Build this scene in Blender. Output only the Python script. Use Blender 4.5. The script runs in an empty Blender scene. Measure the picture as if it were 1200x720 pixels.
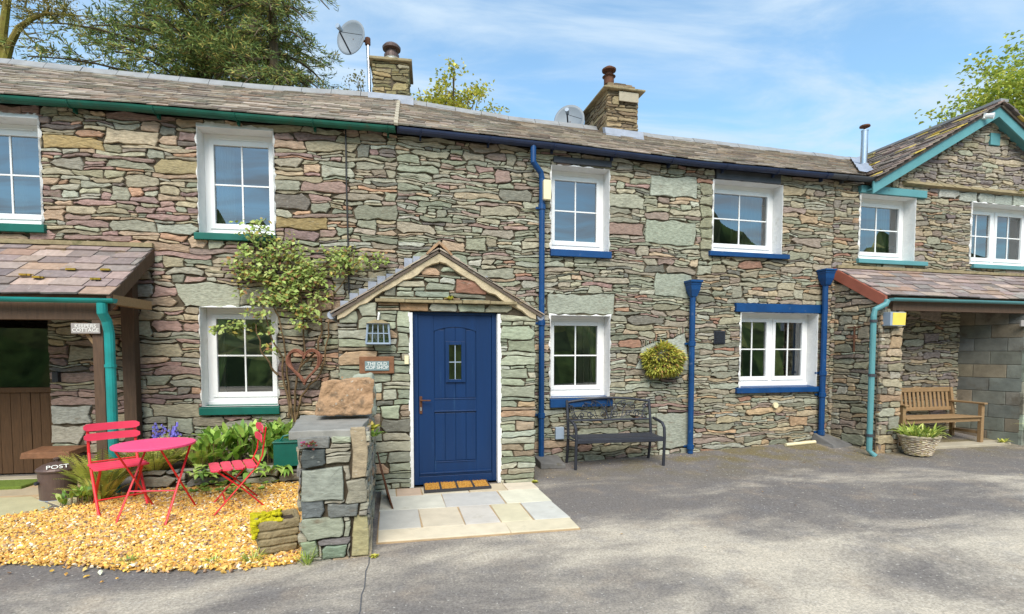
import bpy, math, random
import numpy as np
from mathutils import Vector, Matrix

rng = random.Random(11)
nrg = np.random.default_rng(5)
SC = bpy.context.scene
COL = SC.collection
rad = math.radians

# ------------------------------------------------------------------ camera model (used to survey the place)
FPX, PX, PY, CH = 600., 600., 441., 1.6
YAW, PIT = rad(13.5), rad(2.75)
cF = np.array([math.sin(YAW)*math.cos(PIT), math.cos(YAW)*math.cos(PIT), -math.sin(PIT)])
cR = np.array([math.cos(YAW), -math.sin(YAW), 0.])
cU = np.cross(cR, cF)
CP = np.array([0., 0., CH])
def ray(x, y): return cF*FPX + cR*(x-PX) - cU*(y-PY)
def G(x, y, z=0.):
    d = ray(x, y); return CP + d*((z-CH)/d[2])
def atdepth(x, y, D): return CP + ray(x, y)*(D/FPX)
YF = 6.98868639
O = np.array([0.12530973, YF, 0.])
class Frame:
    def __init__(s, o, u, n): s.o, s.u, s.n = np.array(o), np.array(u), np.array(n)
    def pt(s, u, w, z): return s.o + s.u*u + s.n*w + np.array([0, 0, z])
    def uz(s, x, y, w=0.):
        d = ray(x, y); o = s.o + s.n*w
        P = CP + d*(((o-CP) @ s.n)/(d @ s.n)); return (P-s.o) @ s.u, P[2]
BEND = rad(4.5)
FM = Frame(O, (1, 0, 0), (0, -1, 0))
FL = Frame(O, (math.cos(BEND), -math.sin(BEND), 0), (-math.sin(BEND), -math.cos(BEND), 0))
PW = 1.0                                    # porch projection

def clamp(v, a=0., b=1.): return max(a, min(b, v))
def gz(x, y):
    r = clamp((x-3.)/5.)*(.04+.13*clamp(1-(YF-y)/.9)) if y < 9 else 0
    l = .08*clamp((-x-.72)/.3)*clamp((y-4.5)/1.3)
    return r+l

def S(r, g, b):
    f = lambda c: (c/255/12.92) if c/255 <= .04045 else ((c/255+.055)/1.055)**2.4
    return (f(r), f(g), f(b))
def vary(c, a=.15, h=.05, R=None):
    R = R or rng
    k = 1+R.uniform(-a, a)
    return tuple(clamp(x*k*(1+R.uniform(-h, h)), 0, .95) for x in c)

# ------------------------------------------------------------------ mesh builder
class MB:
    def __init__(s): s.v, s.f, s.c, s.m = [], [], [], []
    def add(s, vs, fs, col=None):
        b = len(s.v)
        s.v.extend([tuple(map(float, p)) for p in vs])
        for f in fs: s.f.append([i+b for i in f]); s.c.append(col)
        return s
    def quad(s, a, b, c, d, col=None): return s.add([a, b, c, d], [(0, 1, 2, 3)], col)
    def hexa(s, p, col=None):             # 8 points: bottom ring 0-3, top ring 4-7
        return s.add(p, [(3, 2, 1, 0), (4, 5, 6, 7), (0, 1, 5, 4), (1, 2, 6, 5), (2, 3, 7, 6), (3, 0, 4, 7)], col)
    def box(s, c, size, rz=0., col=None, R=None):
        hx, hy, hz = [k/2 for k in size]
        pts = []
        for z in (-hz, hz):
            for x, y in ((-hx, -hy), (hx, -hy), (hx, hy), (-hx, hy)):
                v = Vector((x, y, z))
                if R is not None: v = R @ v
                elif rz: v = Matrix.Rotation(rz, 3, 'Z') @ v
                pts.append((c[0]+v.x, c[1]+v.y, c[2]+v.z))
        return s.hexa(pts, col)
    def fbox(s, F, u0, u1, w0, w1, z0, z1, col=None):
        P = F.pt
        return s.hexa([P(u0, w1, z0), P(u1, w1, z0), P(u1, w0, z0), P(u0, w0, z0), P(u0, w1, z1), P(u1, w1, z1), P(u1, w0, z1), P(u0, w0, z1)], col)
    def tube(s, path, r, n=8, cap=True, col=None, flat=None):
        path = [Vector([float(q) for q in p]) for p in path]
        rs = r if isinstance(r, (list, tuple)) else [r]*len(path)
        b = len(s.v); up = None
        for i, p in enumerate(path):
            t = (path[min(i+1, len(path)-1)] - path[max(i-1, 0)])
            if t.length < 1e-9: t = Vector((0, 0, 1))
            t.normalize()
            if up is None:
                up = Vector((0, 0, 1)) if abs(t.z) < .9 else Vector((0, 1, 0))
            x = t.cross(up)
            if x.length < 1e-6: x = t.cross(Vector((1, 0, .1)))
            x.normalize(); y = x.cross(t).normalized(); up = y
            for k in range(n):
                a = 2*math.pi*k/n
                ca, sa = math.cos(a), math.sin(a)
                if flat: sa *= flat
                q = p + (x*ca + y*sa)*rs[i]
                s.v.append((q.x, q.y, q.z))
        for i in range(len(path)-1):
            for k in range(n):
                a, c = b+i*n+k, b+i*n+(k+1) % n
                s.f.append([a, c, c+n, a+n]); s.c.append(col)
        if cap:
            s.f.append([b+k for k in range(n)][::-1]); s.c.append(col)
            e = b+(len(path)-1)*n
            s.f.append([e+k for k in range(n)]); s.c.append(col)
        return s
    def lathe(s, prof, c, n=24, col=None, cap=True):
        b = len(s.v)
        for r, z in prof:
            for k in range(n):
                a = 2*math.pi*k/n
                s.v.append((c[0]+r*math.cos(a), c[1]+r*math.sin(a), c[2]+z))
        for i in range(len(prof)-1):
            for k in range(n):
                a, d = b+i*n+k, b+i*n+(k+1) % n
                s.f.append([a, d, d+n, a+n]); s.c.append(col)
        if cap:
            s.f.append([b+k for k in range(n)][::-1]); s.c.append(col)
            e = b+(len(prof)-1)*n
            s.f.append([e+k for k in range(n)]); s.c.append(col)
        return s
    def arrays(s, V, Fq, C=None):          # numpy bulk: V (n,3), Fq list of index rows, C colours per face
        b = len(s.v)
        s.v.extend(map(tuple, V.tolist()))
        s.f.extend((Fq+b).tolist())
        s.c.extend(map(tuple, C.tolist()) if C is not None else [None]*len(Fq))
        return s
    def build(s, name, mat, parent=None, smooth=False, bevel=0., loc=None, local=False):
        """Vertices are in world space unless local; parts of a thing are stored relative to the thing's base."""
        me = bpy.data.meshes.new(name)
        off = np.zeros(3)
        if not local:
            if parent is not None: off = np.array(root_of(parent).location)
            elif loc is not None: off = np.array(loc)
        V = np.array(s.v, dtype=float)-off
        me.from_pydata(V.tolist(), [], s.f)
        if any(c is not None for c in s.c):
            at = me.color_attributes.new('Col', 'FLOAT_COLOR', 'CORNER')
            cnt = np.array([len(f) for f in s.f])
            cc = np.array([(c or (.5, .5, .5))+(1.,) if len(c or (0, 0, 0)) == 3 else c for c in s.c], dtype=np.float32)
            at.data.foreach_set('color', np.repeat(cc, cnt, axis=0).ravel())
        me.materials.append(mat)
        if smooth: me.polygons.foreach_set('use_smooth', [True]*len(me.polygons))
        me.update()
        o = bpy.data.objects.new(name, me); COL.objects.link(o)
        if parent is not None: o.parent = parent
        elif loc is not None: o.location = loc
        if bevel:
            m = o.modifiers.new('bevel', 'BEVEL'); m.width = bevel; m.segments = 2; m.limit_method = 'ANGLE'
        return o

def root_of(o):
    while o.parent is not None: o = o.parent
    return o
def tag(o, label=None, cat=None, group=None, kind=None):
    if label: o['label'] = label
    if cat: o['category'] = cat
    if group: o['group'] = group
    if kind: o['kind'] = kind
    return o
def thing(name, label, cat, loc=(0, 0, 0), rz=0., group=None):
    o = bpy.data.objects.new(name, None); COL.objects.link(o)
    o.empty_display_size = .2
    o.location = tuple(float(k) for k in loc); o.rotation_euler = (0, 0, rz)
    return tag(o, label, cat, group)
def copy_thing(o, loc, rz, label=None):
    r = o.copy(); COL.objects.link(r); r.location = loc; r.rotation_euler = (0, 0, rz)
    if label: r['label'] = label
    for ch in list(o.children):
        c = ch.copy(); COL.objects.link(c); c.parent = r
        for g in list(ch.children):
            d = g.copy(); COL.objects.link(d); d.parent = c
    return r

# ------------------------------------------------------------------ materials
def mat(name, base=None, rough=.7, metal=0., bump=0., bscale=40., var=0., vscale=6., spec=.4, lichen=0., trans=0., coat=0., vdet=5., stain=None, stscale=3., stthr=.55, stretch=None):
    m = bpy.data.materials.new(name); m.use_nodes = True
    nt = m.node_tree; N, L = nt.nodes, nt.links
    bs = N['Principled BSDF']
    bs.inputs['Roughness'].default_value = rough
    bs.inputs['Metallic'].default_value = metal
    bs.inputs['Specular IOR Level'].default_value = spec
    if coat: bs.inputs['Coat Weight'].default_value = coat
    tc = N.new('ShaderNodeTexCoord'); vec = tc.outputs['Object']
    if stretch:
        mp = N.new('ShaderNodeMapping'); mp.inputs['Scale'].default_value = stretch
        L.new(vec, mp.inputs[0]); vec = mp.outputs[0]
    if base is None:
        at = N.new('ShaderNodeAttribute'); at.attribute_name = 'Col'; c = at.outputs['Color']
    else:
        rg = N.new('ShaderNodeRGB'); rg.outputs[0].default_value = (*base, 1); c = rg.outputs[0]
    def noise(scale, det=5., rgh=.6):
        n = N.new('ShaderNodeTexNoise'); n.inputs['Scale'].default_value = scale; n.inputs['Detail'].default_value = det
        n.inputs['Roughness'].default_value = rgh; L.new(vec, n.inputs['Vector']); return n.outputs['Fac']
    def rng_(v, a, b, lo, hi):
        r = N.new('ShaderNodeMapRange'); r.inputs[1].default_value, r.inputs[2].default_value = a, b
        r.inputs[3].default_value, r.inputs[4].default_value = lo, hi; L.new(v, r.inputs[0]); return r.outputs[0]
    def mix(fac, a, b, mode='MIX'):
        x = N.new('ShaderNodeMix'); x.data_type = 'RGBA'; x.blend_type = mode
        if isinstance(fac, float): x.inputs[0].default_value = fac
        else: L.new(fac, x.inputs[0])
        for i, q in ((6, a), (7, b)):
            if isinstance(q, tuple): x.inputs[i].default_value = (*q, 1)
            else: L.new(q, x.inputs[i])
        return x.outputs[2]
    if var:
        f = rng_(noise(vscale, vdet), .25, .75, 1-var, 1+var)
        v = N.new('ShaderNodeVectorMath'); v.operation = 'SCALE'; L.new(c, v.inputs[0]); L.new(f, v.inputs['Scale']); c = v.outputs[0]
    if stain: c = mix(rng_(noise(stscale, 6., .65), stthr, stthr+.15, 0, .8), c, stain)
    if lichen: c = mix(rng_(noise(26., 3., .5), .66, .70, 0, lichen), c, (.52, .52, .46))
    L.new(c, bs.inputs['Base Color'])
    if bump:
        b = N.new('ShaderNodeBump'); b.inputs['Strength'].default_value = bump; b.inputs['Distance'].default_value = .01
        L.new(noise(bscale, 8., .65), b.inputs['Height']); L.new(b.outputs[0], bs.inputs['Normal'])
    if trans:
        tr = N.new('ShaderNodeBsdfTranslucent'); L.new(c, tr.inputs[0])
        mx = N.new('ShaderNodeMixShader'); mx.inputs[0].default_value = trans
        L.new(bs.outputs[0], mx.inputs[1]); L.new(tr.outputs[0], mx.inputs[2]); L.new(mx.outputs[0], N['Material Output'].inputs[0])
    return m

def glass_mat(ior=2.8, nm='window_glass'):
    m = bpy.data.materials.new(nm); m.use_nodes = True
    N, L = m.node_tree.nodes, m.node_tree.links
    N.remove(N['Principled BSDF'])
    fr = N.new('ShaderNodeFresnel'); fr.inputs[0].default_value = ior
    t = N.new('ShaderNodeBsdfTransparent'); t.inputs[0].default_value = (.86, .9, .88, 1)
    g = N.new('ShaderNodeBsdfGlossy'); g.inputs['Roughness'].default_value = .004; g.inputs[0].default_value = (1, 1, 1, 1)
    tc = N.new('ShaderNodeTexCoord'); nz = N.new('ShaderNodeTexNoise'); nz.inputs['Scale'].default_value = 1.6; nz.inputs['Detail'].default_value = 0
    b = N.new('ShaderNodeBump'); b.inputs['Strength'].default_value = .05; b.inputs['Distance'].default_value = .05
    L.new(tc.outputs['Object'], nz.inputs['Vector']); L.new(nz.outputs['Fac'], b.inputs['Height']); L.new(b.outputs[0], g.inputs['Normal'])
    x = N.new('ShaderNodeMixShader'); L.new(fr.outputs[0], x.inputs[0]); L.new(t.outputs[0], x.inputs[1]); L.new(g.outputs[0], x.inputs[2])
    L.new(x.outputs[0], N['Material Output'].inputs[0]); return m

M = {}
M['stone'] = mat('rubble_stone', None, .85, bump=1., bscale=26, stretch=(1, 1, 3.), var=.42, vscale=17, spec=.2, lichen=.3, stain=(.17, .14, .10), stscale=5.5, stthr=.57)
M['cleanstone'] = mat('dressed_stone', None, .85, bump=.8, bscale=28, stretch=(1, 1, 2.4), var=.34, vscale=14, spec=.25, lichen=.25, stain=(.17, .13, .085), stscale=5, stthr=.6)
M['mortar'] = mat('mortar', S(86, 77, 64), .95, bump=.8, bscale=60, var=.45, vscale=8, spec=.1)
M['slate'] = mat('roof_slate', None, .75, bump=.4, bscale=50, var=.25, vscale=16, spec=.35, lichen=.25, stain=(.22, .15, .06), stscale=7, stthr=.6)
M['white'] = mat('white_upvc', (.80, .80, .79), .35, spec=.5, var=.03, vscale=3)
M['plaster'] = mat('white_plaster', (.76, .75, .73), .9, bump=.8, bscale=22, var=.10, vscale=5, stain=(.50, .49, .44), stscale=5, stthr=.58)
M['blue'] = mat('blue_paint', S(10, 62, 112), .45, var=.25, vscale=5, bump=.2, bscale=60, stain=(.12, .17, .26), stscale=9, stthr=.63)
M['door_blue'] = mat('door_blue_paint', S(3, 43, 86), .42, var=.16, vscale=3, stain=(.02, .07, .16), stscale=5, stthr=.62, bump=.1, bscale=160, stretch=(4, 1, .25))
M['navy'] = mat('navy_gutter_paint', S(34, 44, 70), .4, var=.25, vscale=6)
M['green'] = mat('dark_green_paint', S(12, 92, 80), .45, var=.2, vscale=5)
M['darkgreen'] = mat('gutter_green_paint', S(16, 82, 66), .4, var=.3, vscale=5, stain=(.05, .06, .03), stscale=9, stthr=.58)
M['tealpipe'] = mat('turquoise_paint', S(26, 134, 130), .45, var=.22, vscale=4, stain=(.03, .10, .08), stscale=6, stthr=.6)
M['teal'] = mat('pale_teal_paint', S(88, 142, 146), .5, var=.12, vscale=4, stain=(.06, .1, .08), stscale=8, stthr=.62)
M['black'] = mat('black_plastic', (.02, .02, .022), .5, var=.2)
M['gutblack'] = mat('weathered_black_gutter_shaded_lintel', (.05, .052, .06), .5, var=.3, vscale=7)
M['woodbrown'] = mat('dark_brown_timber', S(86, 66, 50), .7, bump=.3, bscale=60, var=.3, vscale=9, stretch=(6, 6, .7))
M['redwood'] = mat('red_brown_timber', S(148, 84, 66), .6, bump=.2, bscale=60, var=.15, vscale=6)
M['teak'] = mat('weathered_teak', S(146, 118, 84), .7, bump=.3, bscale=50, var=.25, vscale=10, stretch=(1, 8, 8))
M['doorwood'] = mat('rough_brown_planks', S(84, 60, 38), .8, bump=.5, bscale=60, var=.3, vscale=10, stretch=(8, 8, .6))
M['glass'] = glass_mat(); M['dimglass'] = glass_mat(1.75, 'dim_door_glass')
M['interior'] = mat('dim_room_wall', (.26, .24, .21), .9)
M['curtain'] = mat('pale_curtain', (.74, .72, .66), .9, trans=.2)
M['beigecurtain'] = mat('beige_curtain', (.72, .64, .44), .9, trans=.2)
M['lead'] = mat('lead_flashing', S(146, 152, 164), .65, metal=.1, bump=.2, bscale=20, var=.2, vscale=7)
M['ridge'] = mat('grey_ridge_tile', S(138, 138, 138), .7, var=.18, vscale=5, bump=.3)
M['iron'] = mat('dark_iron', S(58, 60, 68), .45, metal=.35, var=.15, bump=.15, bscale=90)
M['rust'] = mat('rusty_iron', S(96, 62, 44), .8, metal=.2, bump=.4, bscale=80, var=.35, vscale=14)
M['steel'] = mat('stainless_steel', (.55, .56, .58), .3, metal=1., var=.08)
M['dish'] = mat('grey_dish_metal', S(124, 132, 140), .55, var=.08)
M['greyplast'] = mat('grey_plastic', S(146, 160, 176), .5)
M['cream'] = mat('cream_plastic', S(228, 216, 176), .45, var=.06)
M['yellow'] = mat('yellow_plastic', S(232, 206, 92), .5, var=.08)
M['pink'] = mat('pink_table_enamel', S(236, 86, 132), .42, var=.08, bump=.04, bscale=50)
M['pinkred'] = mat('pink_red_enamel', S(226, 68, 96), .42, var=.10, vscale=8)
M['red'] = mat('red_enamel', S(208, 38, 44), .4, var=.08)
M['copper'] = mat('old_brown_enamel', S(96, 78, 72), .45, metal=.2, var=.2, vscale=9)
M['letter'] = mat('white_lettering', (.75, .75, .7), .6)
M['slateplate'] = mat('slate_plate', S(112, 132, 134), .6, bump=.2, var=.12, vscale=20)
M['drainslab'] = mat('worn_grey_slab', S(104, 102, 100), .9, bump=.5, var=.25, vscale=9, stain=(.09, .08, .05), stscale=7, stthr=.55)
M['greyplate'] = mat('grey_sign_plate', S(150, 144, 140), .6, var=.1)
M['rustwood'] = mat('brown_sign_wood', S(122, 84, 58), .75, bump=.4, bscale=50, var=.35, vscale=14)
M['wicker'] = mat('wicker', None, .8, bump=.4, bscale=60, var=.3, vscale=20)
M['twig'] = mat('bundled_twigs', S(128, 84, 66), .8, bump=.4, bscale=80, var=.35, vscale=16)
M['bark'] = mat('bark', S(92, 78, 58), .9, bump=.8, bscale=18, var=.35, vscale=4, stretch=(3, 3, .8))
M['mossbark'] = mat('mossy_bark', S(112, 96, 40), .9, bump=.8, bscale=18, var=.35, vscale=4, stain=(.16, .15, .02), stscale=2, stthr=.45)
M['stem'] = mat('woody_stem', S(104, 84, 58), .85, bump=.4, bscale=60, var=.3, vscale=12)
M['leaf'] = mat('leaves', None, .55, var=.15, vscale=20, spec=.35, trans=.3)
M['needle'] = mat('needles', None, .7, var=.2, vscale=10, spec=.2, trans=.15)
M['petal'] = mat('petals', None, .6, trans=.3)
M['soil'] = mat('soil', (.05, .035, .025), .95, bump=1, bscale=40, var=.4, vscale=20)
M['moss'] = mat('moss', S(186, 176, 20), .95, bump=1, bscale=60, var=.4, vscale=18)
M['trough'] = mat('mossy_sandstone', S(142, 128, 98), .9, bump=.8, bscale=45, var=.3, vscale=11, stain=(.10, .10, .04), stscale=6, stthr=.56)
M['block'] = mat('red_sandstone_block', S(172, 138, 106), .9, bump=1., bscale=22, var=.45, vscale=9, stain=(.10, .075, .05), stscale=9, stthr=.50, lichen=.5)
M['coir'] = mat('coir', S(196, 146, 66), .95, bump=1., bscale=120, var=.35, vscale=60)
M['rubber'] = mat('black_rubber', (.035, .035, .04), .7)
M['fakegrass'] = mat('green_matting', S(106, 124, 46), .95, bump=1., bscale=150, var=.35, vscale=50)
M['paving'] = mat('paving_slabs', None, .75, bump=.35, bscale=30, var=.12, vscale=6, spec=.3, stain=(.3, .27, .2), stscale=3, stthr=.62)
M['grout'] = mat('sandy_grout', S(176, 150, 116), .95, bump=.5, var=.2, vscale=8)
M['pebble'] = mat('golden_gravel', None, .7, var=.15, vscale=40, bump=.2)
M['gravelbed'] = mat('gravel_bed', S(206, 164, 80), .95, bump=1., bscale=50, var=.4, vscale=30)
M['concrete'] = mat('concrete', S(168, 158, 138), .9, bump=.4, var=.15, vscale=5)
M['blockwork'] = mat('concrete_blocks', None, .9, bump=.7, bscale=50, var=.35, vscale=5, stain=(.09, .075, .055), stscale=3.5, stthr=.55)

def asphalt_mat():
    m = bpy.data.materials.new('asphalt'); m.use_nodes = True
    N, L = m.node_tree.nodes, m.node_tree.links
    bs = N['Principled BSDF']; bs.inputs['Roughness'].default_value = .85; bs.inputs['Specular IOR Level'].default_value = .3
    tc = N.new('ShaderNodeTexCoord'); v = tc.outputs['Object']
    def noise(sc, det, r=.6, vec=v, dist=0.):
        n = N.new('ShaderNodeTexNoise'); n.inputs['Scale'].default_value = sc; n.inputs['Detail'].default_value = det
        n.inputs['Roughness'].default_value = r; n.inputs['Distortion'].default_value = dist; L.new(vec, n.inputs['Vector']); return n.outputs['Fac']
    def mr(x, a, b, lo=0., hi=1.):
        r = N.new('ShaderNodeMapRange'); r.inputs[1].default_value, r.inputs[2].default_value = a, b
        r.inputs[3].default_value, r.inputs[4].default_value = lo, hi; r.interpolation_type = 'SMOOTHSTEP'; L.new(x, r.inputs[0]); return r.outputs[0]
    def math_(op, a, b):
        r = N.new('ShaderNodeMath'); r.operation = op
        for i, q in enumerate((a, b)):
            if isinstance(q, (int, float)): r.inputs[i].default_value = q
            else: L.new(q, r.inputs[i])
        return r.outputs[0]
    def mix(fac, a, b):
        x = N.new('ShaderNodeMix'); x.data_type = 'RGBA'
        L.new(fac, x.inputs[0])
        for i, q in ((6, a), (7, b)):
            if isinstance(q, tuple): x.inputs[i].default_value = (*q, 1)
            else: L.new(q, x.inputs[i])
        return x.outputs[2]
    sep = N.new('ShaderNodeSeparateXYZ'); L.new(v, sep.inputs[0])
    mp = N.new('ShaderNodeMapping'); mp.inputs['Scale'].default_value = (.62, 1.1, 1); mp.inputs['Location'].default_value = (3.1, 1.7, 0); L.new(v, mp.inputs[0])
    big = noise(.75, 7., .62, mp.outputs[0], .4)
    # dry dusty patches spread over the yard; the tone darkens towards the walls
    yb = mr(sep.outputs['Y'], 2.2, 5.6, .095, -.12)
    patch = mr(math_('ADD', big, yb), .40, .66)
    c = mix(patch, S(112, 106, 102), S(187, 176, 159))
    warm = noise(2.3, 4.)
    c = mix(mr(warm, .5, .75, 0, .25), c, S(176, 156, 132))
    bluish = noise(3.1, 5.)
    c = mix(mr(bluish, .5, .7, 0, .3), c, S(116, 114, 116))
    # moss along the foot of the wall
    mo = math_('MULTIPLY', mr(noise(1.7, 6.), .42, .62), mr(sep.outputs['Y'], 5.3, 6.6))
    mo = math_('MULTIPLY', mo, mr(sep.outputs['X'], 2., 4.5, .2, .6))
    c = mix(mo, c, S(112, 98, 44))
    mid = noise(22., 6., .7)
    sm_ = N.new('ShaderNodeVectorMath'); sm_.operation = 'SCALE'; L.new(c, sm_.inputs[0]); L.new(mr(mid, .3, .7, .86, 1.13), sm_.inputs['Scale']); c = sm_.outputs[0]
    sp = noise(55., 6., .8)
    sc = N.new('ShaderNodeVectorMath'); sc.operation = 'SCALE'; L.new(c, sc.inputs[0]); L.new(mr(sp, .28, .72, .58, 1.42), sc.inputs['Scale'])
    chips = mr(noise(38., 1., .5), .70, .73, 0, .6)
    c = mix(chips, sc.outputs[0], S(206, 200, 190))
    L.new(c, bs.inputs['Base Color'])
    b = N.new('ShaderNodeBump'); b.inputs['Strength'].default_value = .6; b.inputs['Distance'].default_value = .006
    L.new(noise(130., 5., .7), b.inputs['Height']); L.new(b.outputs[0], bs.inputs['Normal'])
    return m
M['asphalt'] = asphalt_mat()

# ------------------------------------------------------------------ stone work
PAL_L = [(S(156, 146, 120), 5), (S(138, 132, 110), 5), (S(146, 120, 112), 5.5), (S(166, 144, 118), 4), (S(130, 108, 104), 2.4), (S(142, 142, 126), 4), (S(166, 130, 104), .8), (S(104, 98, 92), 1)]
PAL_M = [(S(142, 144, 126), 6), (S(128, 132, 114), 5), (S(154, 150, 128), 4), (S(140, 132, 116), 4), (S(138, 120, 110), 1.7), (S(164, 146, 120), 1.6), (S(106, 106, 98), 1.3), (S(156, 158, 144), 2), (S(150, 112, 92), .3)]
PAL_R = [(S(146, 138, 116), 5), (S(130, 130, 112), 4), (S(158, 144, 116), 3), (S(132, 118, 106), 2.5), (S(164, 138, 106), 1.4), (S(106, 104, 94), 1.6), (S(150, 150, 134), 2), (S(148, 112, 92), .5)]
PAL_G = [(S(150, 140, 120), 5), (S(136, 128, 118), 4), (S(122, 112, 110), 3), (S(162, 150, 124), 3), (S(148, 148, 130), 2)]
PAL_P = [(S(144, 150, 130), 6), (S(134, 142, 122), 4), (S(154, 152, 132), 3), (S(140, 124, 104), 1.2), (S(152, 158, 144), 2), (S(160, 134, 104), .6), (S(104, 104, 94), 1)]
PAL_W = [(S(146, 142, 126), 4), (S(132, 130, 118), 3), (S(158, 144, 118), 3), (S(112, 112, 110), 2), (S(146, 150, 132), 2), (S(150, 124, 98), .7)]
def pick(pal, R):
    t = R.uniform(0, sum(w for _, w in pal))
    for c, w in pal:
        t -= w
        if t <= 0:
            c = vary(c, .2, .04, R); g_ = sum(c)/3; c = tuple(k*.82+g_*.18 for k in c); return (min(.9, c[0]*1.12), c[1]*1.08, c[2]*1.03)
    return pal[0][0]

def layout(u0, u1, zb, zt, obs, R, wm=.24, hm=.072, ws=.5, hs=.42, hmax=.2):
    res = .01; n = max(4, int(round((u1-u0)/res)))
    us = u0+(np.arange(n)+.5)*res
    h = np.array([zb(u) for u in us]); top = np.array([zt(u) for u in us])
    oc = []
    def span(a, u):
        if not isinstance(a[0], tuple): return (a[2], a[3]) if a[0] <= u <= a[1] else None
        zs = []
        for i in range(len(a)):
            p, q = a[i], a[i-1]
            if (p[0]-u)*(q[0]-u) <= 0 and abs(p[0]-q[0]) > 1e-9: zs.append(p[1]+(q[1]-p[1])*(u-p[0])/(q[0]-p[0]))
        return (min(zs), max(zs)) if len(zs) > 1 else None
    for i, u in enumerate(us): oc.append(sorted([t for t in (span(a, u) for a in obs) if t]))
    ceil = np.empty(n)
    def fix(i):
        again = True
        while again:
            again = False; ceil[i] = top[i]
            for z0, z1 in oc[i]:
                if h[i] >= z0-.006 and h[i] < z1-.001: h[i] = z1; again = True
                elif z0 > h[i]: ceil[i] = min(ceil[i], z0); break
    for i in range(n): fix(i)
    out = []
    for _ in range(60000):
        hh = np.where(h < top-.006, h, 1e9); i = int(np.argmin(hh)); cur = hh[i]
        if cur > 1e8: break
        a = i
        while a > 0 and abs(h[a-1]-cur) < .013: a -= 1
        b = i+1
        while b < n and abs(h[b]-cur) < .013: b += 1
        av = (b-a)*res
        w = min(.75, max(.07, wm*math.exp(R.gauss(0, ws))))
        if av-w < .09: w = av if av < w*1.7 else av/2
        k = max(1, int(round(w/res)))
        if R.random() < .5: sa, sb = a, min(b, a+k)
        else: sa, sb = max(a, b-k), b
        z0 = max(h[sa:sb]); cl = min(ceil[sa:sb])
        H = min(hmax, max(.022, hm*math.exp(R.gauss(0, hs))*(1+.35*math.log(max(.3, (sb-sa)*res/wm)))))
        hl = h[sa-1]-z0 if sa > 0 else -1; hr = h[sb]-z0 if sb < n else -1
        for st in (hl, hr):
            if .02 < st and abs(H-st) < .028: H = st
        if (sb-sa)*res < .07:
            c = [s_ for s_ in (hl, hr) if s_ > .01]; H = min(c+[.12])
        if cl-z0-H < .03: H = cl-z0
        if H < .012:
            for q in range(sa, sb): h[q] = max(h[q], min(ceil[q], z0+.02)); fix(q)
            continue
        out.append((us[sa]-res/2, us[sb-1]+res/2, z0, z0+H))
        for q in range(sa, sb): h[q] = z0+H; fix(q)
    return out

def warp(u, z):
    a = .014*math.sin(6.1*u+19*z+1.3*math.sin(2.3*u))+.009*math.sin(47*z-6*u)
    b = .012*math.sin(7.3*u+12*z+1.7*math.sin(3.1*z))+.009*math.sin(13*u-23*z+2*math.sin(1.3*u))+.004*math.sin(29*u+31*z)
    return (a, b+.012*math.sin(2.1*u+.7*z))

def stone(mb, P, r, col, R, d=.018, gap=.004, rough=1., wp=1., outline=None, back=-.03):
    """One stone: an irregular polygon block standing proud of the mortar."""
    a, b, z0, z1 = r; w, h = b-a, z1-z0
    if outline is None:
        a += gap; b -= gap; z0 += gap*.8; z1 -= gap*.8
        if b-a < .008 or z1-z0 < .006: return
        w, h = b-a, z1-z0
        pts = []
        def cut():
            if R.random() < .36*rough: return (R.uniform(.06, .26)*w, R.uniform(.25, .7)*h)
            return (R.uniform(.1, .6)*min(h, w*.5, .07)*rough if R.random() < .75 else .003, R.uniform(.15, .8)*min(h, .1)*.5*rough if R.random() < .6 else .003)
        nt = max(1, int(w/.07)); ns = 1 if h < .09 else 2
        c = [cut() for _ in range(4)]
        jz = .10*h*rough
        pts.append((a+c[0][0], z0))
        for i in range(1, nt): pts.append((a+w*i/nt, z0+R.uniform(0, jz)))
        pts.append((b-c[1][0], z0)); pts.append((b, z0+c[1][1]))
        if ns > 1: pts.append((b-R.uniform(0, .012)*rough, (z0+z1)/2))
        pts.append((b, z1-c[2][1])); pts.append((b-c[2][0], z1))
        for i in range(nt-1, 0, -1): pts.append((a+w*i/nt, z1-R.uniform(0, jz)))
        pts.append((a+c[3][0], z1)); pts.append((a, z1-c[3][1]))
        if ns > 1: pts.append((a+R.uniform(0, .012)*rough, (z0+z1)/2))
        pts.append((a, z0+c[0][1]))
    else: pts = outline
    cu, cz = sum(p[0] for p in pts)/len(pts), sum(p[1] for p in pts)/len(pts)
    tu, tz = R.gauss(0, .02), R.gauss(0, .05)
    dd = d*R.uniform(.2, 1.)
    n = len(pts); vs = []
    ins = min(.007, .14*h, .14*w)
    for k in range(3):
        for (u, z) in pts:
            if k:
                lu, lz = cu-u, cz-z; ln = math.hypot(lu, lz) or 1; q = ins*(.35 if k == 1 else 1.5)
                u2, z2 = u+lu/ln*q, z+lz/ln*q
            else: u2, z2 = u, z
            e = warp(u, z); q_ = wp(u, z) if callable(wp) else wp; u2 += e[0]*q_; z2 += e[1]*q_
            if k == 0: ww = back
            else:
                ww = dd+(u2-cu)*tu+(z2-cz)*tz+(R.uniform(-.003, .003) if k == 2 else -.006)
                ww = max(-.012, min(d*1.25, ww))
            vs.append(P(u2, ww, z2))
    e = warp(cu, cz)
    q_ = wp(cu, cz) if callable(wp) else wp
    vs.append(P(cu+e[0]*q_, min(d*1.3, dd+R.uniform(-.002, .006)), cz+e[1]*q_))
    fs = []
    for k in range(2):
        for i in range(n): fs.append((k*n+i, k*n+(i+1) % n, (k+1)*n+(i+1) % n, (k+1)*n+i))
    for i in range(n): fs.append((2*n+i, 2*n+(i+1) % n, 3*n))
    mb.add(vs, fs, col)

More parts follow.
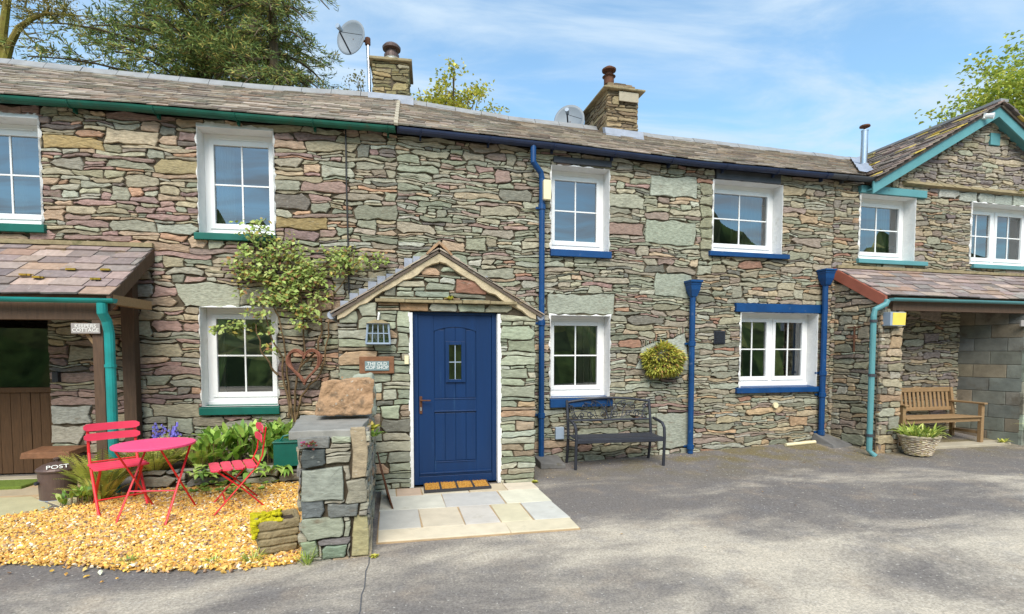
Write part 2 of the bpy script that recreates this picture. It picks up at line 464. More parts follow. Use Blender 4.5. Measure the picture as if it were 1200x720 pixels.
def backing(mb, P, u0, u1, zb, zt, obs, w=-.018, extra=()):
    us = sorted(set([u0, u1]+[c for o in obs for c in o[:2] if u0 < c < u1]+list(extra)+list(np.arange(u0, u1, .5))))
    for a, b in zip(us[:-1], us[1:]):
        if b-a < 1e-5: continue
        m = (a+b)/2; iv = [(None, None)]
        cuts = sorted([(o[2], o[3]) for o in obs if o[0] < m < o[1]])
        lo = (zb(a), zb(b))
        for z0, z1 in cuts:
            if z0 > max(lo): mb.quad(P(a, w, lo[0]), P(b, w, lo[1]), P(b, w, z0), P(a, w, z0))
            lo = (z1, z1)
        t = (zt(a), zt(b))
        if max(t) > min(lo): mb.quad(P(a, w, lo[0]), P(b, w, lo[1]), P(b, w, max(t[1], lo[1])), P(a, w, max(t[0], lo[0])))

def masonry(name, root, P, u0, u1, zb, zt, obs, pal, seed, specials=(), parent=None, mat_='stone', d=.022, rough=1., wp=1., extra=(), wm=.24, hm=.072, hmax=.2, palfn=None, back=True, gap=.0034, bw=-.012, ws=.5, hs=.55):
    """A rubble wall: mortar sheet (sub-part) with every stone as its own block in the wall's mesh."""
    R = random.Random(seed); mb = MB()
    sp = [s_[2] if len(s_) > 2 else s_[0] for s_ in specials]
    amp = wp
    def wp(u, z):
        d_ = .15
        for o in obs:
            du = max(o[0]-u, 0, u-o[1]); dz_ = max(o[2]-z, 0, z-o[3]); d_ = min(d_, math.hypot(du, dz_))
        return amp*min(1, d_/.15)
    for r in layout(u0, u1, zb, zt, list(obs)+sp, R, wm, hm, hmax=hmax, ws=ws, hs=hs):
        c = pick(palfn((r[0]+r[1])/2, r[2], R) if palfn else pal, R)
        stone(mb, P, r, c, R, d, gap*R.uniform(.6, 1.5), rough, wp)
    for s_ in specials:
        r, c = s_[0], s_[1]
        out = None
        if len(s_) > 2: out = s_[2]
        stone(mb, P, r, vary(c, .06, .03, R), R, d*1.1, .004, .6, wp, outline=out)
    o = mb.build(name, M[mat_], parent if parent is not None else root)
    if back:
        b = MB(); backing(b, P, u0, u1, zb, zt, obs, w=bw, extra=extra); b.build('mortar_bed', M['mortar'], o)
    return o

def pxrect(F, x0, y0, x1, y1, w=0.):
    a = F.uz(x0, y0, w); b = F.uz(x1, y1, w); c = F.uz(x1, y0, w); d = F.uz(x0, y1, w)
    return ((a[0]+d[0])/2, (b[0]+c[0])/2, (b[1]+d[1])/2, (a[1]+c[1])/2)

def slates(mb, Sf, width0, width1, rows, R, wm=.26, th=.014, pal=None, over=.35, skip=None, lift=1.0, colfn=None):
    """Sf(s, t): point and normal; each slate a thin block, lower edge resting on the row below."""
    for j in range(rows):
        t0 = j/rows; s = width0(t0)+R.uniform(-wm, 0); e = width1(t0)
        while s < e:
            w = wm*R.uniform(.6, 1.45)
            a, b = max(s, width0(t0)), min(s+w, e); s += w
            if b-a < .03: continue
            g = .003; ta = max(0, t0+R.uniform(-.07, .07)/rows) if j else R.uniform(-.06, .02)/rows; tb = min(1., t0+(1+over)/rows)
            tk = th*R.uniform(.7, 1.35); lo = tk*.9*lift+R.uniform(0, .006); hi = .001
            dt = R.uniform(-.05, .05)/rows
            vs = []
            for (q, t, l) in ((a+g, ta+dt, lo), (b-g, ta-dt, lo), (b-g, tb, hi), (a+g, tb, hi)):
                p, n = Sf(q, t); vs.append(p+n*l)
            for (q, t, l) in ((a+g, ta+dt, lo+tk), (b-g, ta-dt, lo+tk*R.uniform(.8, 1.2)), (b-g, tb, hi+tk), (a+g, tb, hi+tk)):
                p, n = Sf(q, t); vs.append(p+n*l)
            c = pick(colfn(a, t0, R) if colfn else pal, R)
            mb.hexa(vs, c)
PAL_RA = [(S(148, 136, 122), 5), (S(136, 125, 112), 5), (S(160, 146, 130), 3), (S(124, 113, 104), 2), (S(150, 130, 112), 1.4), (S(134, 130, 118), 2), (S(170, 158, 142), 1.2)]
PAL_RB = [(S(130, 114, 112), 4), (S(142, 124, 119), 4), (S(118, 106, 106), 3), (S(146, 120, 104), 2), (S(130, 123, 120), 3), (S(154, 137, 126), 2)]
PAL_RC = [(S(118, 106, 98), 4), (S(132, 112, 104), 3), (S(140, 128, 112), 2), (S(104, 94, 92), 2), (S(190, 168, 50), 1.1)]

# ------------------------------------------------------------------ windows
def window(root, F, op, lights, sill, sill_mat, curtains=(), depth=.185, cross=True, lip=True, seed=0, plaster_top=0.):
    """A window part (white frame with glazing bars) > panes, reveal, sill, curtains."""
    R = random.Random(seed+77)
    u0, u1, z0, z1 = op; w = -depth
    f = MB()
    def fb(a, b, c, d, wa, wb): f.fbox(F, a, b, wa, wb, c, d)
    fw = .058; bot = .10
    fb(u0, u0+fw, z0, z1, w-.06, w); fb(u1-fw, u1, z0, z1, w-.06, w)
    fb(u0+fw, u1-fw, z1-fw-.02, z1, w-.06, w+.001); fb(u0+fw, u1-fw, z0, z0+bot, w-.06, w+.001)
    fb(u0+.001, u1-.001, z0-.001, z0+.05, w, w+.03)
    fb(u0+.2*(u1-u0), u1-.2*(u1-u0), z1-fw-.005, z1-fw+.012, w+.001, w+.012)     # trickle vent
    a, b = u0+fw, u1-fw; zc0, zc1 = z0+bot, z1-fw-.02
    if lights == 2:
        m = (a+b)/2; fb(m-.03, m+.03, zc0, zc1, w-.06, w+.0005); segs = [(a, m-.03), (m+.03, b)]
    else: segs = [(a, b)]
    cw = .056; rects = []
    for (p, q) in segs:
        fb(p, p+cw, zc0, zc1, w-.05, w+.014); fb(q-cw, q, zc0, zc1, w-.05, w+.014)
        fb(p+cw, q-cw, zc1-cw, zc1, w-.05, w+.0135); fb(p+cw, q-cw, zc0, zc0+cw+.01, w-.05, w+.0135)
        ga, gb, gc, gd = p+cw, q-cw, zc0+cw+.01, zc1-cw
        rects.append((ga, gb, gc, gd))
        mu, mz = (ga+gb)/2, (gc+gd)/2
        fb(mu-.010, mu+.010, gc, gd, w-.028, w-.006); fb(ga, mu-.010, mz-.010, mz+.010, w-.0275, w-.0065); fb(mu+.010, gb, mz-.010, mz+.010, w-.0275, w-.0065)
    win = f.build('window', M['white'], root, bevel=.004)
    g = MB()
    for r in rects: g.quad(F.pt(r[0], w-.017, r[2]), F.pt(r[1], w-.017, r[2]), F.pt(r[1], w-.017, r[3]), F.pt(r[0], w-.017, r[3]))
    g.build('pane', M['glass'], win)
    # plastered reveal with a ragged lip over the stone edges
    rv = MB(); ring = []
    def side(p, q, n):
        for i in range(n): ring.append((p[0]+(q[0]-p[0])*i/n, p[1]+(q[1]-p[1])*i/n))
    nh, nw = int((z1-z0)/.035), int((u1-u0)/.035)
    side((u0, z0), (u1, z0), nw); side((u1, z0), (u1, z1), nh); side((u1, z1), (u0, z1), nw); side((u0, z1), (u0, z0), nh)
    n = len(ring); vs = []
    cu, cz = (u0+u1)/2, (z0+z1)/2
    for k in range(4):
        for (u, z) in ring:
            du = 0; dz = 0
            if k == 0:
                o = (R.uniform(.006, .014)+max(-.004, .020*math.sin(u*17+z*23+seed)*math.sin(z*9-u*11))) if lip else .01
                if abs(u-u0) < 1e-6: du = -o
                if abs(u-u1) < 1e-6: du = o
                if abs(z-z1) < 1e-6: dz = o+plaster_top*(1+R.uniform(-.3, .1))
                ww = .012
            elif k == 1: ww = .034+R.uniform(-.004, .004)
            elif k == 2: ww = .022; du = -.004*np.sign(u-cu)
            else: ww = w-.01
            vs.append(F.pt(u+du, ww, z+dz))
    fs = [(k*n+i, k*n+(i+1) % n, (k+1)*n+(i+1) % n, (k+1)*n+i) for k in range(3) for i in range(n)]
    rv.add(vs, fs); rv.build('reveal', M['plaster'], win)
    sl = MB(); sa, sb, s0, s1 = sill
    P = F.pt
    sl.hexa([P(sa, .065, s0), P(sb, .065, s0), P(sb, w+.031, s0), P(sa, w+.031, s0), P(sa, .065, s1), P(sb, .065, s1), P(sb, w+.031, s1+.02), P(sa, w+.031, s1+.02)])
    sl.build('sill', M[sill_mat], win, bevel=.006)
    for (c0, c1, mt) in curtains:
        c = MB(); uu = np.linspace(u0+(u1-u0)*c0, u0+(u1-u0)*c1, 40); vs = []
        for zz in (z0+.03, z1-.02):
            for i, u in enumerate(uu): vs.append(F.pt(u, w-.11+.022*math.sin(i*1.05)+.012*math.sin(i*.37+zz), zz))
        k = len(uu); c.add(vs, [(i, i+1, k+i+1, k+i) for i in range(k-1)])
        c.build('curtain', M[mt], win, smooth=True)
    return win

def gutter(root, F, pts, r, mt, brackets=True, w=.15):
    """Half-round gutter following the eaves: open trough with brackets."""
    g = MB(); n = 9; prev = None
    for i, (u, z) in enumerate(pts):
        prof = []
        for k in range(n):
            a = math.pi+math.pi*k/(n-1)
            prof.append(F.pt(u, w+r*math.cos(a), z+r*math.sin(a)*1.0))
        for k in range(n):
            a = 2*math.pi-math.pi*k/(n-1)
            prof.append(F.pt(u, w+(r-.006)*math.cos(a), z+(r-.006)*math.sin(a)))
        b = len(g.v); g.add(prof, [])
        if prev is not None:
            m = 2*n
            for k in range(m): g.f.append([prev+k, prev+(k+1) % m, b+(k+1) % m, b+k]); g.c.append(None)
        else: g.f.append(list(range(b, b+n))); g.c.append(None)
        prev = b
    g.f.append(list(range(prev, prev+n))); g.c.append(None)
    o = g.build('gutter', M[mt], root, smooth=False)
    if brackets:
        for u in np.arange(pts[0][0]+.3, pts[-1][0], .9):
            b = MB()
            z = np.interp(u, [p[0] for p in pts], [p[1] for p in pts])
            path = [F.pt(u, w+(r+.005)*math.cos(a), z+(r+.005)*math.sin(a)) for a in np.linspace(math.pi, 2*math.pi, 7)]
            b.tube(path, .009, 6); b.fbox(F, u-.012, u+.012, .03, w-r, z-.09, z-.005)
            b.build('gutter_bracket', M[mt], o)
    return o

def interior(root, F, u0, u1, zf, zm, zt, w0=-.31, w1=-3.9):
    b = MB(); P = F.pt
    for z0, z1 in ((zf, zm), (zm+.06, zt)):
        b.quad(P(u0, w1, z0), P(u1, w1, z0), P(u1, w1, z1), P(u0, w1, z1))
        b.quad(P(u0, w0, z0), P(u0, w1, z0), P(u0, w1, z1), P(u0, w0, z1)); b.quad(P(u1, w0, z0), P(u1, w1, z0), P(u1, w1, z1), P(u1, w0, z1))
        b.quad(P(u0, w0, z0), P(u1, w0, z0), P(u1, w1, z0), P(u0, w1, z0)); b.quad(P(u0, w0, z1), P(u1, w0, z1), P(u1, w1, z1), P(u0, w1, z1))
    return b.build('inner_room', M['interior'], root)

# ------------------------------------------------------------------ the three cottages
UX = 6.93                       # party line between the middle and the right cottage
LU0, RU1 = -7.6, 12.6
zg = lambda F: (lambda u: gz(*F.pt(u, 0, 0)[:2])-.06)
def interp(pts): 
    xs, ys = [p[0] for p in pts], [p[1] for p in pts]
    return lambda u: float(np.interp(u, xs, ys))

eL = [(-7.6, 4.50), (-4.41, 4.50), (-3.09, 4.50), (-1.67, 4.475), (-.14, 4.452), (0, 4.45)]
eM = [(0, 4.45), (2.0, 4.437), (4.37, 4.385), (7.14, 4.40), (7.6, 4.40)]
rL = [(-8, 6.02), (-6.1, 5.99), (-4.9, 5.95), (-2.4, 5.89), (-.5, 5.90), (0, 5.90)]
rM = [(0, 5.86), (.4, 5.83), (2.08, 5.74), (3.5, 5.735), (4.6, 5.71), (9.8, 5.67)]
eaveL, eaveM, ridgeL, ridgeM = interp(eL), interp(eM), interp(rL), interp(rM)

house_l = thing('stone_cottage', 'left cottage with dark green gutter and green sills behind the pink bistro set', 'cottage', FL.pt(-3, 0, 0))
house_m = thing('stone_cottage', 'middle cottage with the bright blue front door, gabled porch and blue sills', 'cottage', FM.pt(3, 0, 0))
house_r = thing('stone_cottage', 'right cottage with teal bargeboards on its gable and an open lean-to over a bench', 'cottage', FM.pt(9, 0, 0))

# window openings (u0, u1, z0, z1)
W0 = (-5.02, -4.12, 3.10, 4.33); W1 = (-2.40, -1.515, 3.07, 4.36); W2 = (-2.425, -1.525, .905, 2.155)
W3 = (2.117, 2.99, 3.045, 4.21); W4 = (2.113, 3.02, .935, 2.115)
W5 = (4.70, 5.93, 3.135, 4.21); W6 = (5.225, 6.66, 1.03, 2.21)
W7 = (7.44, 8.585, 3.13, 4.19); W8 = (9.84, 11.45, 3.14, 4.21)
LDOOR = (-5.25, -4.13, 0, 2.1)
PG = S(152, 156, 140)
GREYG = S(146, 150, 132)

def spx(F, x0, y0, x1, y1, c): return (pxrect(F, x0, y0, x1, y1), c)
def boulder(F, px, c):
    pts = [F.uz(*p) for p in px]
    r = (min(p[0] for p in pts), max(p[0] for p in pts), min(p[1] for p in pts), max(p[1] for p in pts))
    out = []
    for i in range(len(pts)):
        a, b = pts[i], pts[(i+1) % len(pts)]
        m = max(1, int(math.hypot(a[0]-b[0], a[1]-b[1])/.09))
        for k in range(m):
            t = k/m; out.append((a[0]+(b[0]-a[0])*t+rng.uniform(-.008, .008), a[1]+(b[1]-a[1])*t+rng.uniform(-.008, .008)))
    return (r, c, out[::-1] if signed(out) < 0 else out)
def signed(p): return sum(p[i][0]*p[(i+1) % len(p)][1]-p[(i+1) % len(p)][0]*p[i][1] for i in range(len(p)))

# --- left cottage
spL = [spx(FL, 50, 160, 123, 176, S(162, 140, 98)), spx(FL, 208, 332, 281, 361, S(158, 156, 138)), spx(FL, 179, 474, 234, 490, S(150, 142, 122)),
       spx(FL, 182, 188, 233, 204, S(150, 136, 106)), spx(FL, 323, 255, 385, 269, S(140, 124, 86)), spx(FL, 184, 262, 233, 275, S(150, 152, 136)),
       spx(FL, 280, 335, 330, 358, S(150, 146, 128)), spx(FL, 60, 475, 108, 497, S(150, 148, 138)), spx(FL, 60, 498, 100, 519, S(154, 148, 134))]
def palL(u, z, R):
    if u > -.75: return PAL_M if R.random() < .75 else PAL_L
    return PAL_L if R.random() < .85 else PAL_M
masonry('wall', house_l, FL.pt, LU0, 0, zg(FL), lambda u: eaveL(u)-.02, [W0, W1, W2, LDOOR], PAL_L, 3, spL, hm=.058, wm=.29, hmax=.19, palfn=palL, ws=.62)
window(house_l, FL, W0, 1, (-5.08, -4.08, 3.005, 3.10), 'green', [(.46, .60, 'curtain')], seed=1, plaster_top=.06)
window(house_l, FL, W1, 1, (-2.45, -1.5, 2.985, 3.07), 'green', [(.12, .36, 'curtain')], seed=2, plaster_top=.05)
window(house_l, FL, W2, 1, (-2.45, -1.5, .80, .895), 'green', [(.10, .2, 'curtain')], seed=3)
gutter(house_l, FL, eL, .062, 'darkgreen')
interior(house_l, FL, LU0+.1, -.3, .12, 2.5, 4.4)
# eaves roof: ruled surface from eaves to ridge
RW = 2.2
def roof_surface(F, ev, rg, w0=.17):
    def Sf(s, t):
        w = w0-t*(RW+w0)
        z = ev(s)*(1-t)+rg(s)*t
        p = F.pt(s, w, z+.015)
        zz = (rg(s)-ev(s))/(RW+w0)
        n = F.n*zz+np.array([0, 0, 1]); n = n/np.linalg.norm(n)
        return p, n
    return Sf
tb = math.tan(BEND/2)
def wat(t, w0=.17): return w0-t*(RW+w0)
def build_roof(root, F, ev, rg, a, b, rows, seed, pal, ridge_mat):
    mb = MB(); Sf = roof_surface(F, ev, rg)
    R = random.Random(seed)
    slates(mb, Sf, a, b, rows, R, wm=.25, th=.014, pal=pal, over=.5, lift=1.1)
    ro = mb.build('roof', M['slate'], root)
    bd = MB(); k = 24
    for i in range(k):                     # boarding below the slates, and the rear slope
        for t0, t1 in ((0, .5), (.5, 1.)):
            q = []
            for t, f in ((t0, i), (t0, i+1), (t1, i+1), (t1, i)):
                s = a(t)+(b(t)-a(t))*f/k; p, n = Sf(s, t); q.append(p-n*.02)
            bd.quad(*q)
        s0, s1 = a(1)+(b(1)-a(1))*i/k, a(1)+(b(1)-a(1))*(i+1)/k
        bd.quad(F.pt(s0, -RW, rg(s0)), F.pt(s1, -RW, rg(s1)), F.pt(s1, -2*RW-.1, rg(s1)-1.45), F.pt(s0, -2*RW-.1, rg(s0)-1.45))
    bd.build('roof_boarding', M['woodbrown'], ro)
    rd = MB(); s = a(1.)
    while s < b(1.):
        e = min(s+R.uniform(.42, .5), b(1.)); vs = []
        dz = R.uniform(-.006, .006)
        for q in (s+.004, e-.004):
            z = rg(q)+.035+dz
            for (dw, h) in ((.15, -.075), (.07, .03), (0, .055), (-.07, .03), (-.15, -.075)): vs.append(F.pt(q, -RW+dw, z+h))
            for (dw, h) in ((-.15, -.10), (-.06, .0), (0, .03), (.06, .0), (.15, -.10)): vs.append(F.pt(q, -RW+dw, z+h))
        rd.add(vs, [(k, (k+1) % 10, 10+(k+1) % 10, 10+k) for k in range(10)]+[tuple(range(9, -1, -1)), tuple(range(10, 20))])
        s = e
    rd.build('ridge_tiles', M[ridge_mat], ro)
    return ro
build_roof(house_l, FL, eaveL, ridgeL, lambda t: LU0, lambda t: wat(t)*tb, 21, 21, PAL_RA, 'ridge')
build_roof(house_m, FM, eaveM, ridgeM, lambda t: -wat(t)*tb, lambda t: 7.35+t*2.3, 21, 22, PAL_RA, 'ridge')
hp = MB()                                   # mortar fillet over the hip line
for t in np.linspace(0, .9, 10):
    z = eaveM(0)*(1-t)+ridgeM(0)*t; p = FM.pt(-wat(t)*tb, wat(t), z+.06); hp.box(p, (.05, .28, .03), col=None, R=Matrix.Rotation(.52, 3, 'X'))
hp.build('hip_fillet', M['concrete'], house_m)
# back walls so that no daylight leaks through the rooms
for F, hs, a, b in ((FL, house_l, LU0, -.1), (FM, house_m, .1, UX), (FM, house_r, UX, RU1)):
    bk = MB(); bk.fbox(F, a, b, -4.6, -4.45, -.1, 4.3); bk.build('back_wall', M['mortar'], hs)
en = MB(); en.fbox(FL, LU0-.3, LU0-.01, -4.5, .0, -.1, 4.4); en.hexa([FL.pt(LU0-.3, -4.5, 4.4), FL.pt(LU0-.3, 0, 4.4), FL.pt(LU0-.01, 0, 4.4), FL.pt(LU0-.01, -4.5, 4.4), FL.pt(LU0-.3, -2.3, 5.95), FL.pt(LU0-.3, -2.1, 5.95), FL.pt(LU0-.01, -2.1, 5.95), FL.pt(LU0-.01, -2.3, 5.95)])
en.build('end_wall', M['mortar'], house_l)
en = MB(); en.fbox(FM, RU1-.02, RU1+.25, -4.5, .0, -.1, 4.3); en.build('end_wall', M['mortar'], house_r)
# cable down the wall
cb = MB(); cb.tube([FL.pt(*FL.uz(x, y, .04)[:1], .04, FL.uz(x, y, .04)[1]) for x, y in ((405, 150), (406, 220), (408, 290), (409, 345))], .010, 6)
cb.build('cable', M['black'], house_l)
dr = MB(); dr.tube([FL.pt(-.52, .05, 2.0), FL.pt(-.52, .05, 1.2), FL.pt(-.52, .05, .3)], .02, 8); dr.build('waste_pipe', M['black'], house_l)

# chimneys: the shafts are small masonry towers
def chimney(root, F, u0, u1, w0, w1, z0, z1, pal, seed, name='chimney', taper=0.):
    """Four faces of stone on a core; returned as one part."""
    R = random.Random(seed); mb = MB()
    core = MB(); core.fbox(F, u0+.02, u1-.02, w1+.02, w0-.02, z0, z1)
    def front(u, w, z): k = taper*(z-z0)/(z1-z0)-taper; return F.pt(u*(1)+(u-(u0+u1)/2)*k, w0+w-.02, z)
    def left(u, w, z): return F.pt(u0-w+.02, w1+(u-u0)*1.0, z)
    def right(u, w, z): return F.pt(u1+w-.02, w0-(u-u0), z)
    for P, ln in ((front, u1-u0), (left, w0-w1), (right, w0-w1)):
        for r in layout(u0, u0+ln, lambda u: z0, lambda u: z1, [], R, .25, .06):
            stone(mb, P, r, pick(pal, R), R, .03, .005, 1., .6)
    o = mb.build(name, M['stone'], root); core.build('chimney_core', M['mortar'], o)
    return o
PAL_C1 = [(S(126, 118, 84), 4), (S(140, 126, 84), 3), (S(104, 98, 68), 3), (S(150, 142, 118), 1)]
PAL_C2 = [(S(132, 114, 84), 4), (S(114, 98, 74), 4), (S(146, 128, 96), 3), (S(94, 82, 64), 2)]
c1 = chimney(house_l, FL, -.50, .10, -1.95, -2.6, 5.55, 6.40, PAL_C1, 31, taper=.05)
cp = MB(); cp.fbox(FL, -.55, .15, -2.65, -1.9, 6.40, 6.445); cp.build('chimney_cap', M['slate' if 0 else 'trough'], c1, bevel=.008)
ld = MB(); P = FL.pt
ld.hexa([P(-.56, -1.88, 5.68), P(.17, -1.88, 5.66), P(.17, -1.95, 5.70), P(-.56, -1.95, 5.72), P(-.56, -1.9, 5.86), P(.17, -1.9, 5.84), P(.17, -1.97, 5.86), P(-.56, -1.97, 5.88)]); ld.build('lead_apron', M['lead'], c1)
pc = FL.pt(-.2, -2.25, 6.44)
pt_ = MB(); pt_.lathe([(.09, 0), (.11, .0), (.105, .15), (.12, .16), (.12, .19), (.09, .2)], pc, 20); pt_.build('chimney_pot', M['white'], c1, smooth=False)
pt_ = MB(); pt_.lathe([(.125, .165), (.127, .22), (.10, .23), (.085, .30), (.15, .31), (.155, .345), (.12, .385), (.02, .40)], pc, 20); pt_.build('chimney_cowl', M['copper'], c1)
c2 = chimney(house_m, FM, 3.665, 4.27, -1.62, -2.75, 5.35, 6.22, PAL_C2, 32)
cp = MB(); cp.fbox(FM, 3.58, 4.37, -2.85, -1.54, 6.215, 6.25); cp.build('chimney_cap', M['trough'], c2, bevel=.01)
cp = MB(); R_ = random.Random(7)
for zz, ss in ((6.25, .0), (6.305, .02), (6.355, .05)):
    uq = 3.68+ss
    while uq < 4.25-ss:
        eq = min(4.26-ss, uq+R_.uniform(.12, .3)); cp.fbox(FM, uq+.003, eq-.003, -2.7, -1.66-ss-R_.uniform(0, .03), zz, zz+.05+R_.uniform(-.004, .006), pick(PAL_C2, R_)); uq = eq
cp.build('top_courses', M['stone'], c2, bevel=.008)
pt_ = MB(); pt_.fbox(FM, 3.88, 4.25, -1.6, -1.575, 6.03, 6.19); pt_.build('mortar_patch', M['concrete'], c2)
ld = MB(); P = FM.pt
ld.hexa([P(3.60, -1.5, 5.38), P(4.33, -1.5, 5.36), P(4.33, -1.62, 5.42), P(3.60, -1.62, 5.44), P(3.6, -1.55, 5.53), P(4.33, -1.55, 5.51), P(4.33, -1.66, 5.55), P(3.6, -1.66, 5.57)]); ld.build('lead_apron', M['lead'], c2)
pc = FM.pt(3.80, -1.85, 6.42)
pt_ = MB(); pt_.lathe([(.09, 0), (.09, .12), (.12, .14), (.06, .15), (.05, .24)], pc, 18); pt_.lathe([(.05, .22), (.125, .24), (.128, .265), (.08, .30), (.01, .34)], pc, 18); pt_.build('chimney_cowl', M['rust'], c2)

# --- middle cottage
spM = [spx(FM, 641, 345, 720, 369, PG), spx(FM, 762, 206, 816, 231, PG), spx(FM, 756, 258, 815, 287, PG), spx(FM, 767, 320, 815, 348, PG),
       spx(FM, 713, 228, 754, 244, S(156, 154, 134)), spx(FM, 769, 484, 806, 527, S(150, 156, 142)),
       boulder(FM, [(745, 434), (752, 410), (770, 400), (790, 396), (804, 388), (807, 434)], S(156, 162, 150)),
       spx(FM, 713, 262, 754, 276, S(138, 116, 106))]
# a jamb of dressed blocks beside the windows of the right part
for k in range(7):
    a = pxrect(FM, 819, 216+k*13, 835, 228+k*13); spM.append(((a[0]+.02, W5[0]-.005, a[2], a[3]), S(140, 138, 116)))
LINT5 = pxrect(FM, 838, 203, 913, 212); LINT6 = pxrect(FM, 861, 357, 968, 366)
LINT5 = (*LINT5[:2], W5[3]+.008, max(LINT5[3], W5[3]+.1)); LINT6 = (*LINT6[:2], W6[3]+.008, max(LINT6[3], W6[3]+.09))
PORCH_OBS = (-.66, 1.58, 0, 1.95)
def palM(u, z, R):
    if u > 4.55: return PAL_R if R.random() < .8 else PAL_M
    return PAL_M if R.random() < .9 else PAL_L
masonry('wall', house_m, FM.pt, 0, UX, zg(FM), lambda u: eaveM(u)-.02, [W3, W4, W5, W6, LINT5, LINT6, PORCH_OBS], PAL_M, 4, spM, hm=.043, wm=.25, palfn=palM, ws=.6, hmax=.17)
window(house_m, FM, W3, 1, (2.10, 3.02, 2.945, 3.04), 'blue', [], seed=4)
window(house_m, FM, W4, 1, (2.10, 3.06, .80, .925), 'blue', [(.58, .86, 'curtain')], seed=5)
window(house_m, FM, W5, 1, (4.63, 6.06, 3.06, 3.13), 'blue', [(.44, .88, 'beigecurtain')], seed=6)
window(house_m, FM, W6, 2, (5.15, 6.76, .945, 1.025), 'blue', [(.02, .2, 'beigecurtain'), (.78, .97, 'beigecurtain')], seed=7)
for r, mt in ((LINT5, 'gutblack'), (LINT6, 'blue')):  # near-black on the upper lintel paints in the shade it lies in
    b = MB(); b.fbox(FM, r[0], r[1], -.24, .045, r[2], r[3]); b.build('lintel', M[mt], house_m, bevel=.005)
b = MB(); a = pxrect(FM, 648, 190, 712, 196); b.fbox(FM, a[0], a[1]+.05, -.2, .04, W3[3]+.035, W3[3]+.12); b.build('lintel', M['gutblack'], house_m, bevel=.005)  # shade on this board is put into its near-black colour
gutter(house_m, FM, [(0.005, 4.45), (2.0, 4.437), (4.37, 4.385), (6.7, 4.395)], .062, 'navy')
interior(house_m, FM, .2, UX-.15, .08, 2.5, 4.35)
# downpipes
def pipe(root, F, pts, r, mt, collars=(), foot=None):
    m = MB(); m.tube([F.pt(*p) for p in pts], r, 12)
    for i in collars:
        p = F.pt(*i); m.tube([(p[0], p[1], p[2]-.04), (p[0], p[1], p[2]-.035), (p[0], p[1], p[2]+.03), (p[0], p[1], p[2]+.035)], [r+.001, r+.012, r+.012, r+.001], 12)
        m.fbox(F, i[0]-r-.03, i[0]+r+.03, .0, .03, i[2]-.015, i[2]+.015)
    return m.build('downpipe', M[mt], root, smooth=False)
wp_ = .09
def q(x, y, w=wp_): u, z = FM.uz(x, y, w); return (u, w, z)
a0 = q(625, 176, .15); a1 = q(624, 190, .15); a2 = q(637.5, 205); a3 = q(632, 531)
um = (a2[0]+a3[0])/2
pipe(house_m, FM, [(a0[0], .15, 4.40), (a0[0], .15, a1[2]), (um-.02, .1, a2[2]+.02), (um, wp_, a2[2]-.06), (um, wp_, .06)], .04, 'blue', [(um, wp_, 3.6), (um, wp_, 2.0), (um, wp_, .7)])
um2 = (q(811, 360)[0]+q(809.5, 520)[0])/2
pipe(house_m, FM, [(um2, wp_, q(810, 330)[2]-.2), (um2, wp_, .05)], .042, 'blue', [(um2, wp_, 1.72), (um2, wp_, .15)])
def hopper(root, F, u, zt, h, r0, r1, mt):
    m = MB(); prof = [(r0, 0), (r0, -.05), (r0*.92, -.06), (r0*.85, -h*.55), (r1, -h)]; P = F.pt; vs = []
    for r, z in prof:
        for su, sw in ((-1, -1), (1, -1), (1, 1), (-1, 1)): vs.append(P(u+su*r, wp_+.01+sw*min(r, .095)*.95, zt+z))
    fs = [(i*4+k, i*4+(k+1) % 4, (i+1)*4+(k+1) % 4, (i+1)*4+k) for i in range(len(prof)-1) for k in range(4)]+[(0, 1, 2, 3), (16, 17, 18, 19)]
    m.add(vs, fs); m.fbox(F, u-r0-.012, u+r0+.012, wp_-.09, wp_+.115, zt-.02, zt+.012)
    return m.build('hopper', M[mt], root, bevel=.004)
hopper(house_m, FM, um2, q(810, 330)[2], .23, .09, .042, 'blue')
um3 = (q(969, 340)[0]+q(964, 510)[0])/2-.03
pipe(house_m, FM, [(um3, wp_, 2.7), (um3, wp_, .2)], .044, 'blue', [(um3, wp_, 1.25), (um3, wp_, .9), (um3, wp_, .28)])
hopper(house_m, FM, um3, q(970, 317)[2], .24, .095, .048, 'blue')
# airbrick, wall socket cover, small pipe end
v = pxrect(FM, 837, 388, 850, 403, .03); b = MB(); b.fbox(FM, v[0], v[1], .0, .03, v[2], v[3])
for k in range(6): z = v[2]+.02+k*(v[3]-v[2]-.03)/5.5; b.fbox(FM, v[0]+.015, v[1]-.015, .03, .045, z, z+.014)
b.build('air_vent', M['iron'], house_m)
v = pxrect(FM, 651, 501, 661, 515, .05); b = MB(); b.fbox(FM, v[0], v[1], -.01, .06, v[2], v[3]); b.build('socket_box', M['greyplast'], house_m, bevel=.008)
v = FM.uz(908, 475, .03); b = MB(); b.lathe([(.045, 0), (.045, .03)], (0, 0, 0), 14)
b.v = [tuple(FM.pt(v[0]+x, .03+z, v[1]+y)) for x, y, z in b.v]; b.build('pipe_end', M['cream'], house_m)
v = pxrect(FM, 636, 212, 643, 235, .14); b = MB(); b.fbox(FM, v[0], v[1]+.02, .13, .19, v[2], v[3]); b.build('junction_box', M['cream'], house_m, bevel=.008)
b = MB()
for (x0, x1, y0, y1) in ((1.99, 2.34, YF-.38, YF-.05), ): b.hexa([(x0, y0, 0), (x1, y0-.03, 0), (x1, y1, 0), (x0, y1, 0), (x0, y0, .09), (x1, y0-.03, .05), (x1, y1, .12), (x0, y1, .13)])
b.build('drain_slab', M['drainslab'], house_m, bevel=.01)
